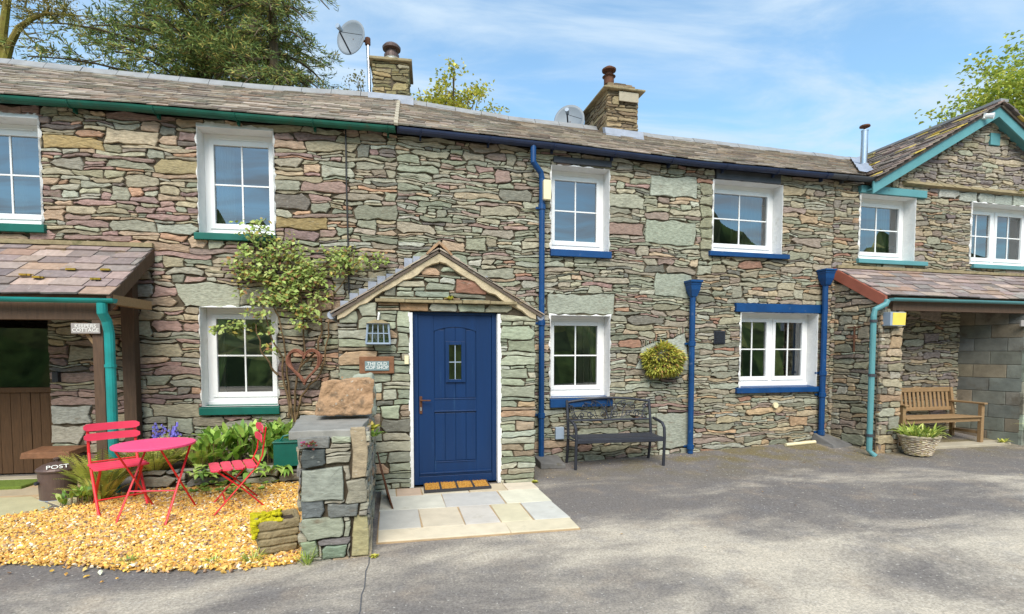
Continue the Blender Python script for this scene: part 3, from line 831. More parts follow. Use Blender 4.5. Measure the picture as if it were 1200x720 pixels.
b = MB(); g = FM.pt(um3, 0, 0); z = gz(g[0], g[1]-.2); b.hexa([(g[0]-.10, YF-.45, z-.05), (g[0]+.42, YF-.40, z-.05), (g[0]+.3, YF-.02, z), (g[0]-.14, YF-.02, z), (g[0]-.06, YF-.40, z+.02), (g[0]+.33, YF-.36, z+.015), (g[0]+.16, YF-.04, z+.14), (g[0]-.1, YF-.04, z+.16)])
b.build('drain_slab', M['drainslab'], house_m, bevel=.01)

# --- porch of the middle cottage
FP = Frame(FM.pt(0, PW, 0), FM.u, FM.n)
pu0, pu1, pap, pzl = -.675, 1.60, .445, 2.07
pza = 2.72
DOOR = (.115, 1.165, 0, 2.06)
def ptop(u): return pza-abs(u-pap)*((pza-pzl)/(pap-pu0) if u < pap else (pza-2.07)/(pu1-pap))-.03
ledge = (-.27, 1.36, 2.155, 2.195)
lint = [((DOOR[0]-.12+.33*i, DOOR[0]-.12+.33*(i+1), 2.06, 2.155), c) for i, c in enumerate((S(160, 132, 100), S(150, 148, 132), S(142, 148, 130), S(150, 146, 128)))]
spP = lint+[spx(FP, 534, 327, 576, 345, S(142, 104, 88)), spx(FP, 486, 345-3, 527, 351-2, S(138, 146, 130))]
pw = masonry('porch_wall', house_m, FP.pt, pu0, pu1, lambda u: -.03, ptop, [DOOR, ledge], PAL_P, 8, spP, mat_='cleanstone', hm=.072, wm=.28, rough=.6, wp=.55, d=.02, extra=(pap,), gap=.005, hmax=.16, ws=.5)
sd = MB()
def psl(u, w, z): return FP.pt(pu0-w+.015, -(u-pu0), z)
def psr(u, w, z): return FP.pt(pu1+w-.015, -(u-pu0), z)
R_ = random.Random(5)
for P in (psl, psr):
    for r in layout(pu0, pu0+PW, lambda u: -.03, lambda u: 2.0, [], R_, .25, .08): stone(sd, P, r, pick(PAL_P, R_), R_, .02, .005, .6, .4)
    sd.quad(P(pu0, -.02, -.03), P(pu0+PW, -.02, -.03), P(pu0+PW, -.02, 2.0), P(pu0, -.02, 2.0), S(96, 84, 70))
sd.build('porch_side_wall', M['cleanstone'], house_m)
b = MB(); R_ = random.Random(9)
for k in range(5):
    x0 = ledge[0]+(ledge[1]-ledge[0])*k/5; b.fbox(FP, x0+.002, x0+(ledge[1]-ledge[0])/5-.002, -.05, .075+R_.uniform(-.012, .012), ledge[2], ledge[3]-R_.uniform(0, .01))
b.build('drip_ledge', M['trough'], house_m, bevel=.005)
# raking mortar bands, roof slopes, ridge tile
zl0, zr0 = 2.03, 2.065; ul0, ur0 = -.735, 1.675; za = 2.80
bd = MB()
for (ue, ze) in ((pu0-.0, 2.03), (pu1, 2.055)):
    P = FP.pt; n = 14; vs = []; R_ = random.Random(int(ue*10)+50)
    for i in range(n+1):
        t = i/n; u = ue+(pap-ue)*t; z = ze+(pza-ze)*t
        lo = .088+.014*math.sin(i*1.9)+R_.uniform(-.014, .014)
        for w, dz in ((-.02, -lo), (.038, -lo+.01), (.045, .0), (-.02, .0)): vs.append(P(u, w, z+dz))
    fs = [(i*4+k, i*4+(k+1) % 4, (i+1)*4+(k+1) % 4, (i+1)*4+k) for i in range(n) for k in range(4)]; fs += [(0, 1, 2, 3), (n*4, n*4+1, n*4+2, n*4+3)]
    bd.add(vs, fs)
bd.build('verge_mortar', mat('weathered_mortar', S(192, 176, 146), .95, bump=1., bscale=26, var=.3, vscale=9, stain=(.24, .19, .14), stscale=6, stthr=.58), house_m)
rf = MB(); R_ = random.Random(12)
for (ue, ze) in ((ul0, zl0-.03), (ur0, zr0-.03)):
    du, dz = pap-ue, za-.035-ze; L = math.hypot(du, dz); sg = 1 if du > 0 else -1
    nv = np.array([-dz*sg/L*1., 0, abs(du)/L])
    def Sp(s, t, ue=ue, ze=ze, du=du, dz=dz, nv=nv):
        return FP.pt(ue+du*t, s, ze+dz*t), nv
    slates(rf, Sp, lambda t: -PW+.03, lambda t: .075, 6, R_, .25, .013, PAL_RA, over=.4)
    for t in (0, 1):
        pass
    rf.hexa([Sp(-PW+.03, 0)[0]-nv*.03, Sp(.06, 0)[0]-nv*.03, Sp(.06, 1)[0]-nv*.03, Sp(-PW+.03, 1)[0]-nv*.03, Sp(-PW+.03, 0)[0], Sp(.06, 0)[0], Sp(.06, 1)[0], Sp(-PW+.03, 1)[0]], S(96, 84, 74))
prf = rf.build('porch_roof', M['slate'], house_m)
rt = MB(); P = FP.pt
s = -PW+.02
while s < .09:
    e = min(s+.36, .09); vs = []
    for w in (s, e-.006):
        for (du, dz) in ((-.15, -.09), (-.06, .005), (0, .055), (.06, .005), (.15, -.09), (.135, -.105), (0, .02), (-.135, -.105)): vs.append(P(pap+du, w, za+dz))
    rt.add(vs, [(k, (k+1) % 8, 8+(k+1) % 8, 8+k) for k in range(8)]+[tuple(range(7, -1, -1)), tuple(range(8, 16))]); s = e
rt.build('ridge_tile', M['block'], prf)
ld = MB(); R_ = random.Random(3)           # stepped lead soakers against the house wall
for k in range(9):
    t = .05+k*.098; u = ul0+(pap-ul0)*t; z = zl0+(za-zl0)*t
    ld.fbox(FM, u-.05, u+.056, .03, .042+.003*(k % 2), z-.05, z+.20+R_.uniform(-.035, .045))
ld.build('lead_flashing', M['lead'], house_m); ld = MB()
for k in range(3):
    t = .30+k*.13; u = ur0+(pap-ur0)*t; z = zr0+(za-zr0)*t
    ld.fbox(FM, u-.05, u+.05, .03, .042+.003*(k % 2), z-.05, z+.22+R_.uniform(-.03, .03))
ld.build('lead_flashing', M['lead'], house_m)
for u, z in ((pu0-.06, 2.0), (pu1+.06, 2.02)):
    b = MB(); b.tube([FP.pt(u, .04, z), FP.pt(u, -PW+.05, z)], .045, 10); b.build('gutter', M['lead'], house_m)
pi = MB(); pi.fbox(FP, DOOR[0]-.02, DOOR[1]+.02, -.6, -.2, 0, 2.1); pi.build('inner_room', M['interior'], house_m)

# front door
def dx(zx): return .1475+((475+zx*125/409)-484)/99*.9875
def dz(zy): return 2.05-(zy-22)/646*1.965
FD = Frame(FP.pt(0, -.075, 0), FP.u, FP.n)
b = MB(); lf, rt_ = dx(49), dx(334)
zt_, zb_ = dz(30), dz(664)
b.fbox(FD, dx(27), lf-.003, -.07, .012, .03, dz(18)); b.fbox(FD, rt_+.003, dx(353), -.07, .012, .03, dz(18)); b.fbox(FD, lf-.003, rt_+.003, -.07, .0115, zt_+.003, dz(18))
b.fbox(FD, lf-.003, rt_+.003, -.07, .0115, .03, zb_+.03)
door_frame = b
d = MB(); P = FD.pt
pl, pr = dx(108), dx(273); arch0, arch1 = dz(92), dz(75)
d.fbox(FD, lf, rt_, -.06, -.016, zb_+.033, zt_)                           # core
d.fbox(FD, lf, pl, -.016, 0, zb_+.033, zt_); d.fbox(FD, pr, rt_, -.016, 0, zb_+.033, zt_)   # stiles
d.fbox(FD, pl, pr, -.016, .0005, dz(404), dz(354)); d.fbox(FD, pl, pr, -.016, .0005, zb_+.033, dz(600))  # rails
n = 12; vs = []
for i in range(n+1):
    u = pl+(pr-pl)*i/n; s_ = 1-((i/n-.5)*2)**2; vs += [P(u, 0, arch0+(arch1-arch0)*s_), P(u, 0, zt_), P(u, -.016, arch0+(arch1-arch0)*s_), P(u, -.016, zt_)]
fs = []
for i in range(n):
    a = i*4; fs += [(a, a+4, a+5, a+1), (a, a+2, a+6, a+4)]
d.add(vs, fs)
cuts = [pl+.006, dx(150), dx(191), dx(232), pr-.006]
wz0, wz1 = dz(290), dz(131); wa, wb = dx(152), dx(230)
for i in range(4):
    a, c = cuts[i]+.004, cuts[i+1]-.004
    for (z0, z1) in ((dz(354)+.008, arch1-.004), (dz(600)+.008, dz(404)-.012)):
        if z0 > 1 and wa-.01 < (a+c)/2 < wb+.01:
            d.fbox(FD, a, c, -.016, -.007, z0, wz0); d.fbox(FD, a, c, -.016, -.007, wz1, arch1-.006)
        else: d.fbox(FD, a, c, -.016, -.007, z0, z1-(.03 if (i in (0, 3) and z0 > 1) else .005))
d.fbox(FD, pl, pr, -.002, .006, dz(354)-.01, dz(354)+.006); d.fbox(FD, pl, pr, -.002, .006, dz(404)-.002, dz(404)+.012); d.fbox(FD, pl, pr, -.002, .006, dz(600)-.012, dz(600)+.004)
ga, gb, gc, gd = dx(166), dx(214), dz(278), dz(144)
d.fbox(FD, wa, ga, -.016, .014, wz0, wz1); d.fbox(FD, gb, wb, -.016, .014, wz0, wz1); d.fbox(FD, ga, gb, -.016, .0138, wz0, gc); d.fbox(FD, ga, gb, -.016, .0138, gd, wz1)
d.fbox(FD, lf+.01, rt_-.01, 0, .022, zb_+.055, zb_+.075); d.fbox(FD, lf+.01, rt_-.01, 0, .012, zb_+.035, zb_+.054)
door = d.build('front_door', M['door_blue'], house_m, bevel=.003)
door_frame.build('door_frame', M['door_blue'], door, bevel=.004)
g = MB(); g.quad(P(ga, -.004, gc), P(gb, -.004, gc), P(gb, -.004, gd), P(ga, -.004, gd)); g.build('pane', M['glass'], door)
g = MB(); g.quad(P(ga, -.012, gc), P(gb, -.012, gc), P(gb, -.012, gd), P(ga, -.012, gd)); g.build('pane_backing', mat('brown_obscured_glass', S(104, 92, 62), .4, var=.35, vscale=16), door)
g = MB(); g.fbox(FD, (ga+gb)/2-.005, (ga+gb)/2+.005, -.003, .003, gc, gd); g.fbox(FD, ga, gb, -.003, .0025, (gc+gd)/2-.005, (gc+gd)/2+.005); g.build('glazing_bar', M['greyplast'], door)
h = MB(); hu = dx(57); h.fbox(FD, hu-.016, hu+.016, 0, .012, dz(410), dz(342)); h.tube([P(hu, .012, dz(357)), P(hu, .05, dz(357)), P(hu+.02, .055, dz(357)), P(hu+.11, .055, dz(358))], .009, 8); h.build('door_handle', M['rust'], door, bevel=.003)
h = MB(); h.fbox(FD, hu-.008, hu+.008, .012, .016, dz(398), dz(384)); h.build('keyhole', M['steel'], door)
# white painted strips beside the door
R_ = random.Random(2)
for a, sg in ((dx(27), -1), (dx(353), 1)):
    b = MB(); z = .02
    while z < 2.04:
        e = min(2.045, z+.06); x = .03+R_.uniform(0, .02)
        lo, hi = (a-x, a) if sg < 0 else (a, a+x)
        b.fbox(FD, lo, hi, -.05, .085, z, e); z = e
    b.build('door_reveal', M['plaster'], house_m)
b = MB(); v = pxrect(FP, 474, 417, 479, 427, .03); b.fbox(FP, v[0], v[1], .0, .04, v[2], v[3]); b.build('doorbell', M['cream'], house_m, bevel=.005)

# --- right cottage
gap_u, gap_z = 10.12, 5.80; sl = .567
def topR(u):
    if u < 7.65: return 4.385
    return min(gap_z-.03-abs(u-gap_u)*sl, 5.75)
topR2 = lambda u: max(4.3, topR(u))
LINT7 = pxrect(FM, 1006, 217, 1083, 228); LINT7 = (LINT7[0], LINT7[1], W7[3]+.008, W7[3]+.13)
spR = [spx(FM, 1099, 217, 1123, 233, S(158, 156, 146))]
uu = FM.uz(1123, 230)[0]
for k in range(5): spR.append(((uu+k*.42, uu+(k+1)*.42, W8[3]+.005, W8[3]+.19), S(156, 160, 150)))
vent_r = pxrect(FM, 1159, 157, 1170, 171)
LEANR = (7.0, 7.05, 0, 0.02)
def palR(u, z, R): return PAL_G if z > 4.3 else (PAL_R if R.random() < .7 else PAL_G)
masonry('wall', house_r, FM.pt, UX, RU1, zg(FM), topR2, [W7, W8, LINT7, vent_r], PAL_R, 6, spR, hm=.043, wm=.23, palfn=palR, extra=(7.65, gap_u))
window(house_r, FM, W7, 1, (7.40, 8.85, 3.06, 3.13), 'teal', [(.42, .80, 'beigecurtain')], seed=8)
window(house_r, FM, W8, 2, (9.88, 11.6, 3.07, 3.14), 'teal', [(.28, .40, 'beigecurtain')], seed=9)
b = MB(); b.fbox(FM, LINT7[0], LINT7[1], -.24, .06, LINT7[2], LINT7[3]); b.build('lintel', M['teal'], house_r, bevel=.006)
b = MB(); b.fbox(FM, vent_r[0], vent_r[1], -.02, .03, vent_r[2], vent_r[3]); b.build('gable_vent', M['teal'], house_r, bevel=.004)
gutter(house_r, FM, [(6.705, 4.397), (7.2, 4.40), (7.62, 4.40)], .06, 'gutblack')
interior(house_r, FM, UX+.15, RU1-.1, .15, 2.5, 4.3)
b = MB(); P = FM.pt
zc = W7[3]+.20                               # projecting moulded string course
u = 8.3; R_ = random.Random(6)
while u < RU1:
    e = u+R_.uniform(.25, .5); b.hexa([P(u, .02, zc), P(e-.006, .02, zc), P(e-.006, -.02, zc), P(u, -.02, zc), P(u, .085+R_.uniform(-.015, .02), zc+.02), P(e-.006, .085, zc+.02), P(e-.006, -.02, zc+.12), P(u, -.02, zc+.12)]); u = e
b.build('string_course', M['slate' if 0 else 'trough'], house_r)
# gable roof: two slopes running back, teal bargeboards
gb_ = MB(); R_ = random.Random(41)
def gslope(sg):
    nv = np.array([sg*sl, 0, 1]); nv = nv/np.linalg.norm(nv)
    def Sg(s, t):
        u = gap_u+sg*(2.62*(1-t)); return FM.pt(u, s, gap_z+.06-sl*2.62*(1-t)), nv
    return Sg, nv
for sg in (-1, 1):
    Sg, nv = gslope(sg)
    slates(gb_, Sg, lambda t: -4.4, lambda t: .27, 18, R_, .27, .017, PAL_RC, over=.5, lift=1.2)
    gb_.hexa([Sg(-4.4, 0)[0]-nv*.05, Sg(.22, 0)[0]-nv*.05, Sg(.22, 1)[0]-nv*.05, Sg(-4.4, 1)[0]-nv*.05, Sg(-4.4, 0)[0]-nv*.005, Sg(.22, 0)[0]-nv*.005, Sg(.22, 1)[0]-nv*.005, Sg(-4.4, 1)[0]-nv*.005], S(80, 70, 60))
gr = gb_.build('gable_roof', M['slate'], house_r)
b = MB(); b.fbox(FM, gap_u-.09, gap_u+.09, -4.4, .26, gap_z+.055, gap_z+.10); b.build('ridge_tiles', M['ridge'], gr)
for sg in (-1, 1):
    b = MB(); a = gap_u+sg*2.62; z0 = gap_z-.0-sl*2.62
    b.hexa([P(a, .16, z0-.17), P(gap_u, .16, gap_z-.17), P(gap_u, .19, gap_z-.17), P(a, .19, z0-.17), P(a, .16, z0+.03), P(gap_u, .16, gap_z+.03), P(gap_u, .19, gap_z+.03), P(a, .19, z0+.03)])
    b.hexa([P(a, -.02, z0-.10), P(gap_u, -.02, gap_z-.10), P(gap_u, .16, gap_z-.10), P(a, .16, z0-.10), P(a, -.02, z0-.08), P(gap_u, -.02, gap_z-.08), P(gap_u, .16, gap_z-.08), P(a, .16, z0-.08)])
    b.build('bargeboard', M['teal'], house_r, bevel=.004)
b = MB()                                     # lead in the valley
vs = []
for t in np.linspace(0, 1, 12):
    u = 7.33+t*2.3; w = .17-t*(RW+.17); z = eaveM(7.3)*(1-t)+5.67*t+.075+.012*math.sin(t*40)
    vs += [P(u-.09, w, z+.015), P(u+.03, w+.02, z), P(u+.15, w+.03, z+.05)]
b.add(vs, [(i*3+k, i*3+k+1, i*3+k+4, i*3+k+3) for i in range(11) for k in range(2)])
b.build('valley_lead', M['lead'], house_r)
# steel flue of the right cottage
fl = FM.pt(8.59, -1.0, 5.0)
b = MB(); b.lathe([(.058, 0), (.058, .72), (.062, .72), (.062, .74), (.055, .74)], fl, 18); flu = b.build('flue', M['steel'], house_r)
b = MB(); b.lathe([(.02, .73), (.02, .78), (.09, .80), (.085, .825), (.02, .84)], fl, 16); b.build('flue_cowl', M['rust'], flu)
b = MB()
for x, y, e in ((1153, 137, .22),):
    u, z = FM.uz(x, y, .2); b.fbox(FM, u-.05, u+.05, .19, .23, z-.04, z+.05); b.tube([FM.pt(u, .22, z), FM.pt(u+.05, .32, z-.03)], [.035, .05], 10)
b.build('floodlight', M['white'], house_r)

# lean-to of the right cottage
LR = dict(u0=6.97, u1=12.4, zw=2.93, ze=2.40, w=.80)
def SrR(s, t): 
    w = LR['w']*(1-t); z = LR['ze']+(LR['zw']-LR['ze'])*t
    nv = np.array([0, -(LR['zw']-LR['ze']), LR['w']]); nv = nv/np.linalg.norm(nv)
    return FM.pt(s, w, z+.03), nv
mb = MB(); slates(mb, SrR, lambda t: 7.10-.15*t, lambda t: LR['u1'], 7, random.Random(51), .3, .014, PAL_RB, over=.35)
lr = mb.build('lean_to_roof', M['slate'], house_r)
b = MB(); p = [SrR(s, t)[0]-SrR(s, t)[1]*k for k in (.05, .008) for s, t in ((7.12, 0.02), (LR['u1'], 0.02), (LR['u1'], 1), (6.98, 1))]; b.hexa(p); b.build('roof_boarding', M['woodbrown'], lr)
b = MB(); b.fbox(FM, 6.98, LR['u1'], .0, .07, LR['zw']+.03, LR['zw']+.075); b.build('mortar_flashing', M['trough'], lr)
b = MB(); p = []
for k in (-.17, .012):
    for (s, t) in ((7.085, -.02), (7.125, -.02), (6.985, 1.), (6.945, 1.)): 
        a = SrR(s, t)[0]; p.append((a[0], a[1], a[2]+k))
b.hexa(p); b.build('verge_board', M['redwood'], lr, bevel=.004)
gutter(house_r, FM, [(7.14, 2.395), (LR['u1'], 2.40)], .045, 'teal', brackets=False, w=.87)
b = MB(); b.fbox(FM, 7.25, LR['u1'], .70, .80, 2.22, 2.37); b.build('eaves_beam', M['woodbrown'], house_r)
pu = lambda x, y, w: FM.uz(x, y, w)[0]
tp = pu(1022.5, 450, .86)
pipe(house_r, FM, [(pu(1040, 355, .87), .87, 2.36), (pu(1038, 357, .87), .87, 2.30), (tp+.02, .84, 2.22), (tp, .84, 2.12), (tp, .84, .12), (tp+.05, .90, .04)], .04, 'teal', [])
b = MB()
for z in (2.05, 1.25, .35): b.tube([FM.pt(tp, .84, z-.02), FM.pt(tp, .84, z+.02)], .05, 12)
b.build('pipe_collar', M['gutblack'], house_r)
# its stone side wall and pier
mb = MB(); R_ = random.Random(61)
SU0, SU1 = 6.99, 7.09                    # skewed a little outwards
def sideP(u, w, z): t = u/.78; return FM.pt(SU0+(SU1-SU0)*t-w+.02, u, z)
for r in layout(0, .78, lambda u: .03, lambda u: 2.86-.70*u, [], R_, .2, .07): stone(mb, sideP, r, pick(PAL_R, R_), R_, .03, .005, 1., .7)
mb.quad(sideP(0, -.015, .0), sideP(.78, -.015, .0), sideP(.78, -.015, 2.33), sideP(0, -.015, 2.85), S(96, 84, 70))
FR = Frame(FM.pt(0, .76, 0), FM.u, FM.n)
PIER = (SU1-.02, 7.50)
for r in layout(PIER[0], PIER[1], lambda u: .0, lambda u: 2.27, [], R_, .2, .085): stone(mb, FR.pt, r, pick(PAL_R, R_), R_, .03, .005, 1., .7)
mb.quad(FR.pt(PIER[0], -.015, 0), FR.pt(PIER[1], -.015, 0), FR.pt(PIER[1], -.015, 2.3), FR.pt(PIER[0], -.015, 2.3), S(96, 84, 70))
def pinn(u, w, z): return FM.pt(PIER[1]+w-.02, .76-u, z)
for r in layout(0, .74, lambda u: .0, lambda u: 2.27, [], R_, .25, .085): stone(mb, pinn, r, pick(PAL_R, R_), R_, .02, .005, 1., .4)
mb.quad(pinn(0, -.02, 0), pinn(.76, -.02, 0), pinn(.76, -.02, 2.82), pinn(0, -.02, 2.33), S(96, 84, 70))
mb.build('lean_to_wall', M['stone'], house_r)
# blockwork wall closing the alcove, with a dressed front end
mb = MB(); R_ = random.Random(62)
BU0, BU1 = 9.68, 9.98
PAL_B = [(S(104, 108, 100), 4), (S(96, 100, 96), 3), (S(114, 112, 102), 2), (S(110, 102, 86), 1.4)]  # blocks coloured darker than their own tone to carry the alcove's shade
def blockP(u, w, z): t = u/.78; return FM.pt(BU0+(BU1-BU0)*t-w, u, z)
z = .03; k = 0
while z < 2.3:
    e = z+.225; u = -.2 if k % 2 else 0.
    while u < .80:
        a, c = max(0, u), min(.80, u+.4)
        if c-a > .03:
            cc = pick(PAL_B, R_); dd = R_.uniform(0, .006)
            vs = [blockP(x, w, zz) for w in (-.05, dd) for x, zz in ((a+.004, z+.004), (c-.004, z+.004), (c-.004, e-.004), (a+.004, e-.004))]
            mb.hexa(vs, cc)
        u += .4
    z = e; k += 1
mb.hexa([blockP(x, w, zz) for zz in (0, 2.35) for x, w in ((0, -.008), (.8, -.008), (.8, -.12), (0, -.12))], S(118, 112, 100))
ends = [(.03+.27*i, .03+.27*(i+1)-.008) for i in range(8)]
for z0, z1 in ends: mb.fbox(FM, BU1-.005, BU1+.55, .70, .815+R_.uniform(0, .008), z0, z1, pick([(S(152, 164, 150), 3), (S(160, 160, 142), 2), (S(140, 152, 142), 2)], R_))
mb.build('alcove_wall', M['blockwork'], house_r, bevel=.006)
b = MB(); b.fbox(FM, BU1+.56, LR['u1'], .5, .78, 0, 2.35); b.build('lean_to_front', M['plaster'], house_r)
mb = MB(); mb.fbox(FM, 7.52, BU1-.14, .0, .76, .03, .10); mb.build('alcove_floor', M['concrete'], house_r, bevel=.01)
v = pxrect(FR, 1040, 366, 1059, 382, .1); b = MB(); b.fbox(FR, v[0]+.02, v[1], -.02, .13, v[2], v[3]); mbx = b.build('meter_box', M['greyplast'], house_r, bevel=.005)
b = MB(); b.hexa([FR.pt(v[0]+.06, .131, v[2]+.01), FR.pt(v[1]-.003, .131, v[2]+.01), FR.pt(v[1]-.003, .128, v[2]+.01), FR.pt(v[0]+.06, .128, v[2]+.01), FR.pt(v[0]+.06, .139, v[3]-.01), FR.pt(v[1]-.003, .139, v[3]-.01), FR.pt(v[1]-.003, .128, v[3]-.01), FR.pt(v[0]+.06, .128, v[3]-.01)]); b.build('meter_door', M['yellow'], mbx)
b = MB(); b.tube([sideP(.38, .05, 2.0), sideP(.38, .05, 1.6)], .014, 6); b.tube([sideP(.27, .05, 1.98), sideP(.47, .05, 1.98)], .012, 6); b.build('tie_bar', M['rust'], house_r)
b = MB(); v = FM.uz(1197, 379, .82); b.fbox(FM, v[0]-.03, v[0]+.25, .815, .835, v[1]-.05, v[1]+.05); b.build('wall_plaque', M['greyplate'], house_r)

# lean-to of the left cottage
LL = dict(u1=-2.88, u0=-7.4, zw=2.84, ze=2.15, w=1.0)
def SrL(s, t):
    w = LL['w']*(1-t); z = LL['ze']+(LL['zw']-LL['ze'])*t
    h = math.hypot(LL['w'], LL['zw']-LL['ze'])
    nv = (FL.n*(LL['zw']-LL['ze'])+np.array([0, 0, LL['w']]))/h
    return FL.pt(s, w, z+.03), nv
mb = MB(); slates(mb, SrL, lambda t: LL['u0'], lambda t: LL['u1']-.05*t, 7, random.Random(71), .31, .015, PAL_RB, over=.35)
for k in range(9):                            # little cushions of moss on the slates
    s, t = rng.uniform(-4.6, -3.0), rng.uniform(.02, .5); p, n = SrL(s, t)
    for _ in range(7):
        c = p+n*.04+np.array([rng.uniform(-.04, .04), rng.uniform(-.02, .02), 0]); mb.box(c, (rng.uniform(.02, .05), .03, .02), col=vary(S(150, 124, 40), .2, .1))
ll = mb.build('lean_to_roof', M['slate'], house_l)
b = MB(); p = [SrL(s, t)[0]-SrL(s, t)[1]*k for k in (.05, .008) for s, t in ((LL['u0'], .02), (LL['u1']-.03, .02), (LL['u1']-.08, 1), (LL['u0'], 1))]; b.hexa(p); b.build('roof_boarding', M['woodbrown'], ll)
b = MB(); b.fbox(FL, LL['u0'], LL['u1']-.04, .0, .07, LL['zw']+.03, LL['zw']+.08); b.build('mortar_flashing', M['trough'], ll)
b = MB(); p = []
for k in (-.16, .005):
    for (s, t) in ((LL['u1']-.04, -.0), (LL['u1'], -.0), (LL['u1']-.04, 1.), (LL['u1']-.08, 1.)):
        a = SrL(s, t)[0]; p.append((a[0], a[1], a[2]+k))
b.hexa(p); b.build('verge_board', M['woodbrown'], ll, bevel=.004)
gutter(house_l, FL, [(LL['u0'], 2.155), (-2.80, 2.145)], .048, 'tealpipe', brackets=False, w=1.07)
b = MB(); b.fbox(FL, LL['u0'], -2.98, .86, .96, 1.93, 2.11); b.build('eaves_beam', M['woodbrown'], house_l, bevel=.006)
b = MB(); b.fbox(FL, -3.085, -2.982, .86, .97, 0, 1.93); b.build('post', M['woodbrown'], house_l, bevel=.006)
b = MB(); b.fbox(FL, -3.25, -3.11, .03, .15, 0, 2.55); b.build('post', M['woodbrown'], house_l, bevel=.006)
b = MB(); b.fbox(FL, -2.97, -2.88, .2, .95, 2.10, 2.2); b.hexa([FL.pt(-3.20, .88, 1.90), FL.pt(-3.25, .88, 1.90), FL.pt(-3.25, .94, 1.90), FL.pt(-3.20, .94, 1.90), FL.pt(-3.09, .88, 1.72), FL.pt(-3.09, .88, 1.66), FL.pt(-3.09, .94, 1.66), FL.pt(-3.09, .94, 1.72)]); b.build('brace', M['teak'], house_l)
pq = FL.uz(128.5, 400, 1.0)[0]-.02
pipe(house_l, FL, [(pq, 1.07, 2.10), (pq, 1.07, 2.0), (pq+.01, 1.02, 1.92), (pq+.02, 1.0, 1.8), (pq+.02, 1.0, .05)], .047, 'tealpipe', [])
b = MB()
for z in (1.45,): b.tube([FL.pt(pq+.02, 1.0, z-.015), FL.pt(pq+.02, 1.0, z+.015)], .054, 12)
b.build('pipe_collar', M['tealpipe'], house_l)
# stable door under the lean-to
b = MB(); u0, u1 = LDOOR[0]+.02, LDOOR[1]-.02; R_ = random.Random(8)
x = u0
while x < u1-.02:
    e = min(u1, x+R_.uniform(.10, .13)); b.fbox(FL, x+.003, e-.003, -.2, -.155+R_.uniform(-.004, .004), .10, 1.13); x = e
b.fbox(FL, u0, u1, -.154, -.13, 1.10, 1.16); b.fbox(FL, u0, u0+.09, -.2, -.15, 1.16, 2.08); b.fbox(FL, u1-.02, u1, -.2, -.15, 1.16, 2.08)
b.fbox(FL, u0, u1, -.25, -.2, .1, 1.13)
ldr = b.build('plank_door', M['doorwood'], house_l)
b = MB(); b.quad(FL.pt(u0, -.18, 1.15), FL.pt(u1, -.18, 1.15), FL.pt(u1, -.18, 2.08), FL.pt(u0, -.18, 2.08)); b.build('pane', M['dimglass'], ldr)
b = MB(); b.fbox(FL, u0-.1, u1+.05, .0, .16, .03, .10); b.build('doorstep', M['concrete'], house_l, bevel=.008)
b = MB(); v = pxrect(FL, 62, 436, 69, 448, .05); b.fbox(FL, v[0], v[1], 0, .07, v[2], v[3]); b.build('lamp_box', M['black'], house_l, bevel=.006)
b = MB(); 
b.hexa([FL.pt(-4.22, .03, .40), FL.pt(-3.72, .03, .40), FL.pt(-3.72, .36, .36), FL.pt(-4.26, .33, .36), FL.pt(-4.22, .03, .46), FL.pt(-3.72, .03, .46), FL.pt(-3.74, .35, .44), FL.pt(-4.25, .32, .43)][0:4]+[FL.pt(-4.22, .03, .46), FL.pt(-3.72, .03, .46), FL.pt(-3.74, .35, .44), FL.pt(-4.25, .32, .43)])
b.build('stone_ledge', M['rustwood'], house_l, bevel=.01)

# ------------------------------------------------------------------ ground
xs = sorted(set(list(np.arange(-9, 14.01, .25))+[-400, -150, -60, -30, -15, -11, 17, 25, 45, 90, 200, 400]))
ys = sorted(set(list(np.arange(-4, 7.3, .2))+[-400, -150, -60, -30, -15, -8, 9, 12, 20, 40, 100, 250, 500]))
mb = MB(); nx = len(xs)
for y in ys:
    for x in xs: mb.v.append((x, y, gz(x, y)))
for j in range(len(ys)-1):
    for i in range(nx-1): mb.f.append([j*nx+i, j*nx+i+1, (j+1)*nx+i+1, (j+1)*nx+i]); mb.c.append(None)
tag(mb.build('ground', M['asphalt'], smooth=True), kind='structure')

def inside(p, poly):
    x, y = p; c = False
    for i in range(len(poly)):
        a, b = poly[i], poly[i-1]
        if (a[1] > y) != (b[1] > y) and x < (b[0]-a[0])*(y-a[1])/(b[1]-a[1])+a[0]: c = not c
    return c
def sheet(name, poly, mt, dz, kind='structure', step=.12):
    """A ground sheet over a polygon, following the ground."""
    mb = MB(); x0, x1 = min(p[0] for p in poly), max(p[0] for p in poly); y0, y1 = min(p[1] for p in poly), max(p[1] for p in poly)
    idx = {}
    def vid(i, j):
        if (i, j) not in idx:
            x, y = x0+i*step, y0+j*step; idx[(i, j)] = len(mb.v); mb.v.append((x, y, gz(x, y)+dz))
        return idx[(i, j)]
    for i in range(int((x1-x0)/step)+1):
        for j in range(int((y1-y0)/step)+1):
            if inside((x0+(i+.5)*step, y0+(j+.5)*step), poly):
                mb.f.append([vid(i, j), vid(i+1, j), vid(i+1, j+1), vid(i, j+1)]); mb.c.append(None)
    return tag(mb.build(name, M[mt]), kind=kind)

GR = [(-4.9, 4.95), (-3.6, 4.74), (-2.94, 4.62), (-2.6, 4.50), (-2.23, 4.40), (-1.9, 4.24), (-1.55, 4.14), (-1.1, 4.06), (-.70, 4.08), (-.70, 5.9), (-1.05, 6.2), (-2.15, 6.35), (-2.9, 6.1), (-3.05, 5.75), (-3.45, 5.55), (-4.9, 5.4)]
sheet('gravel_bed', GR, 'gravelbed', .006, step=.05)
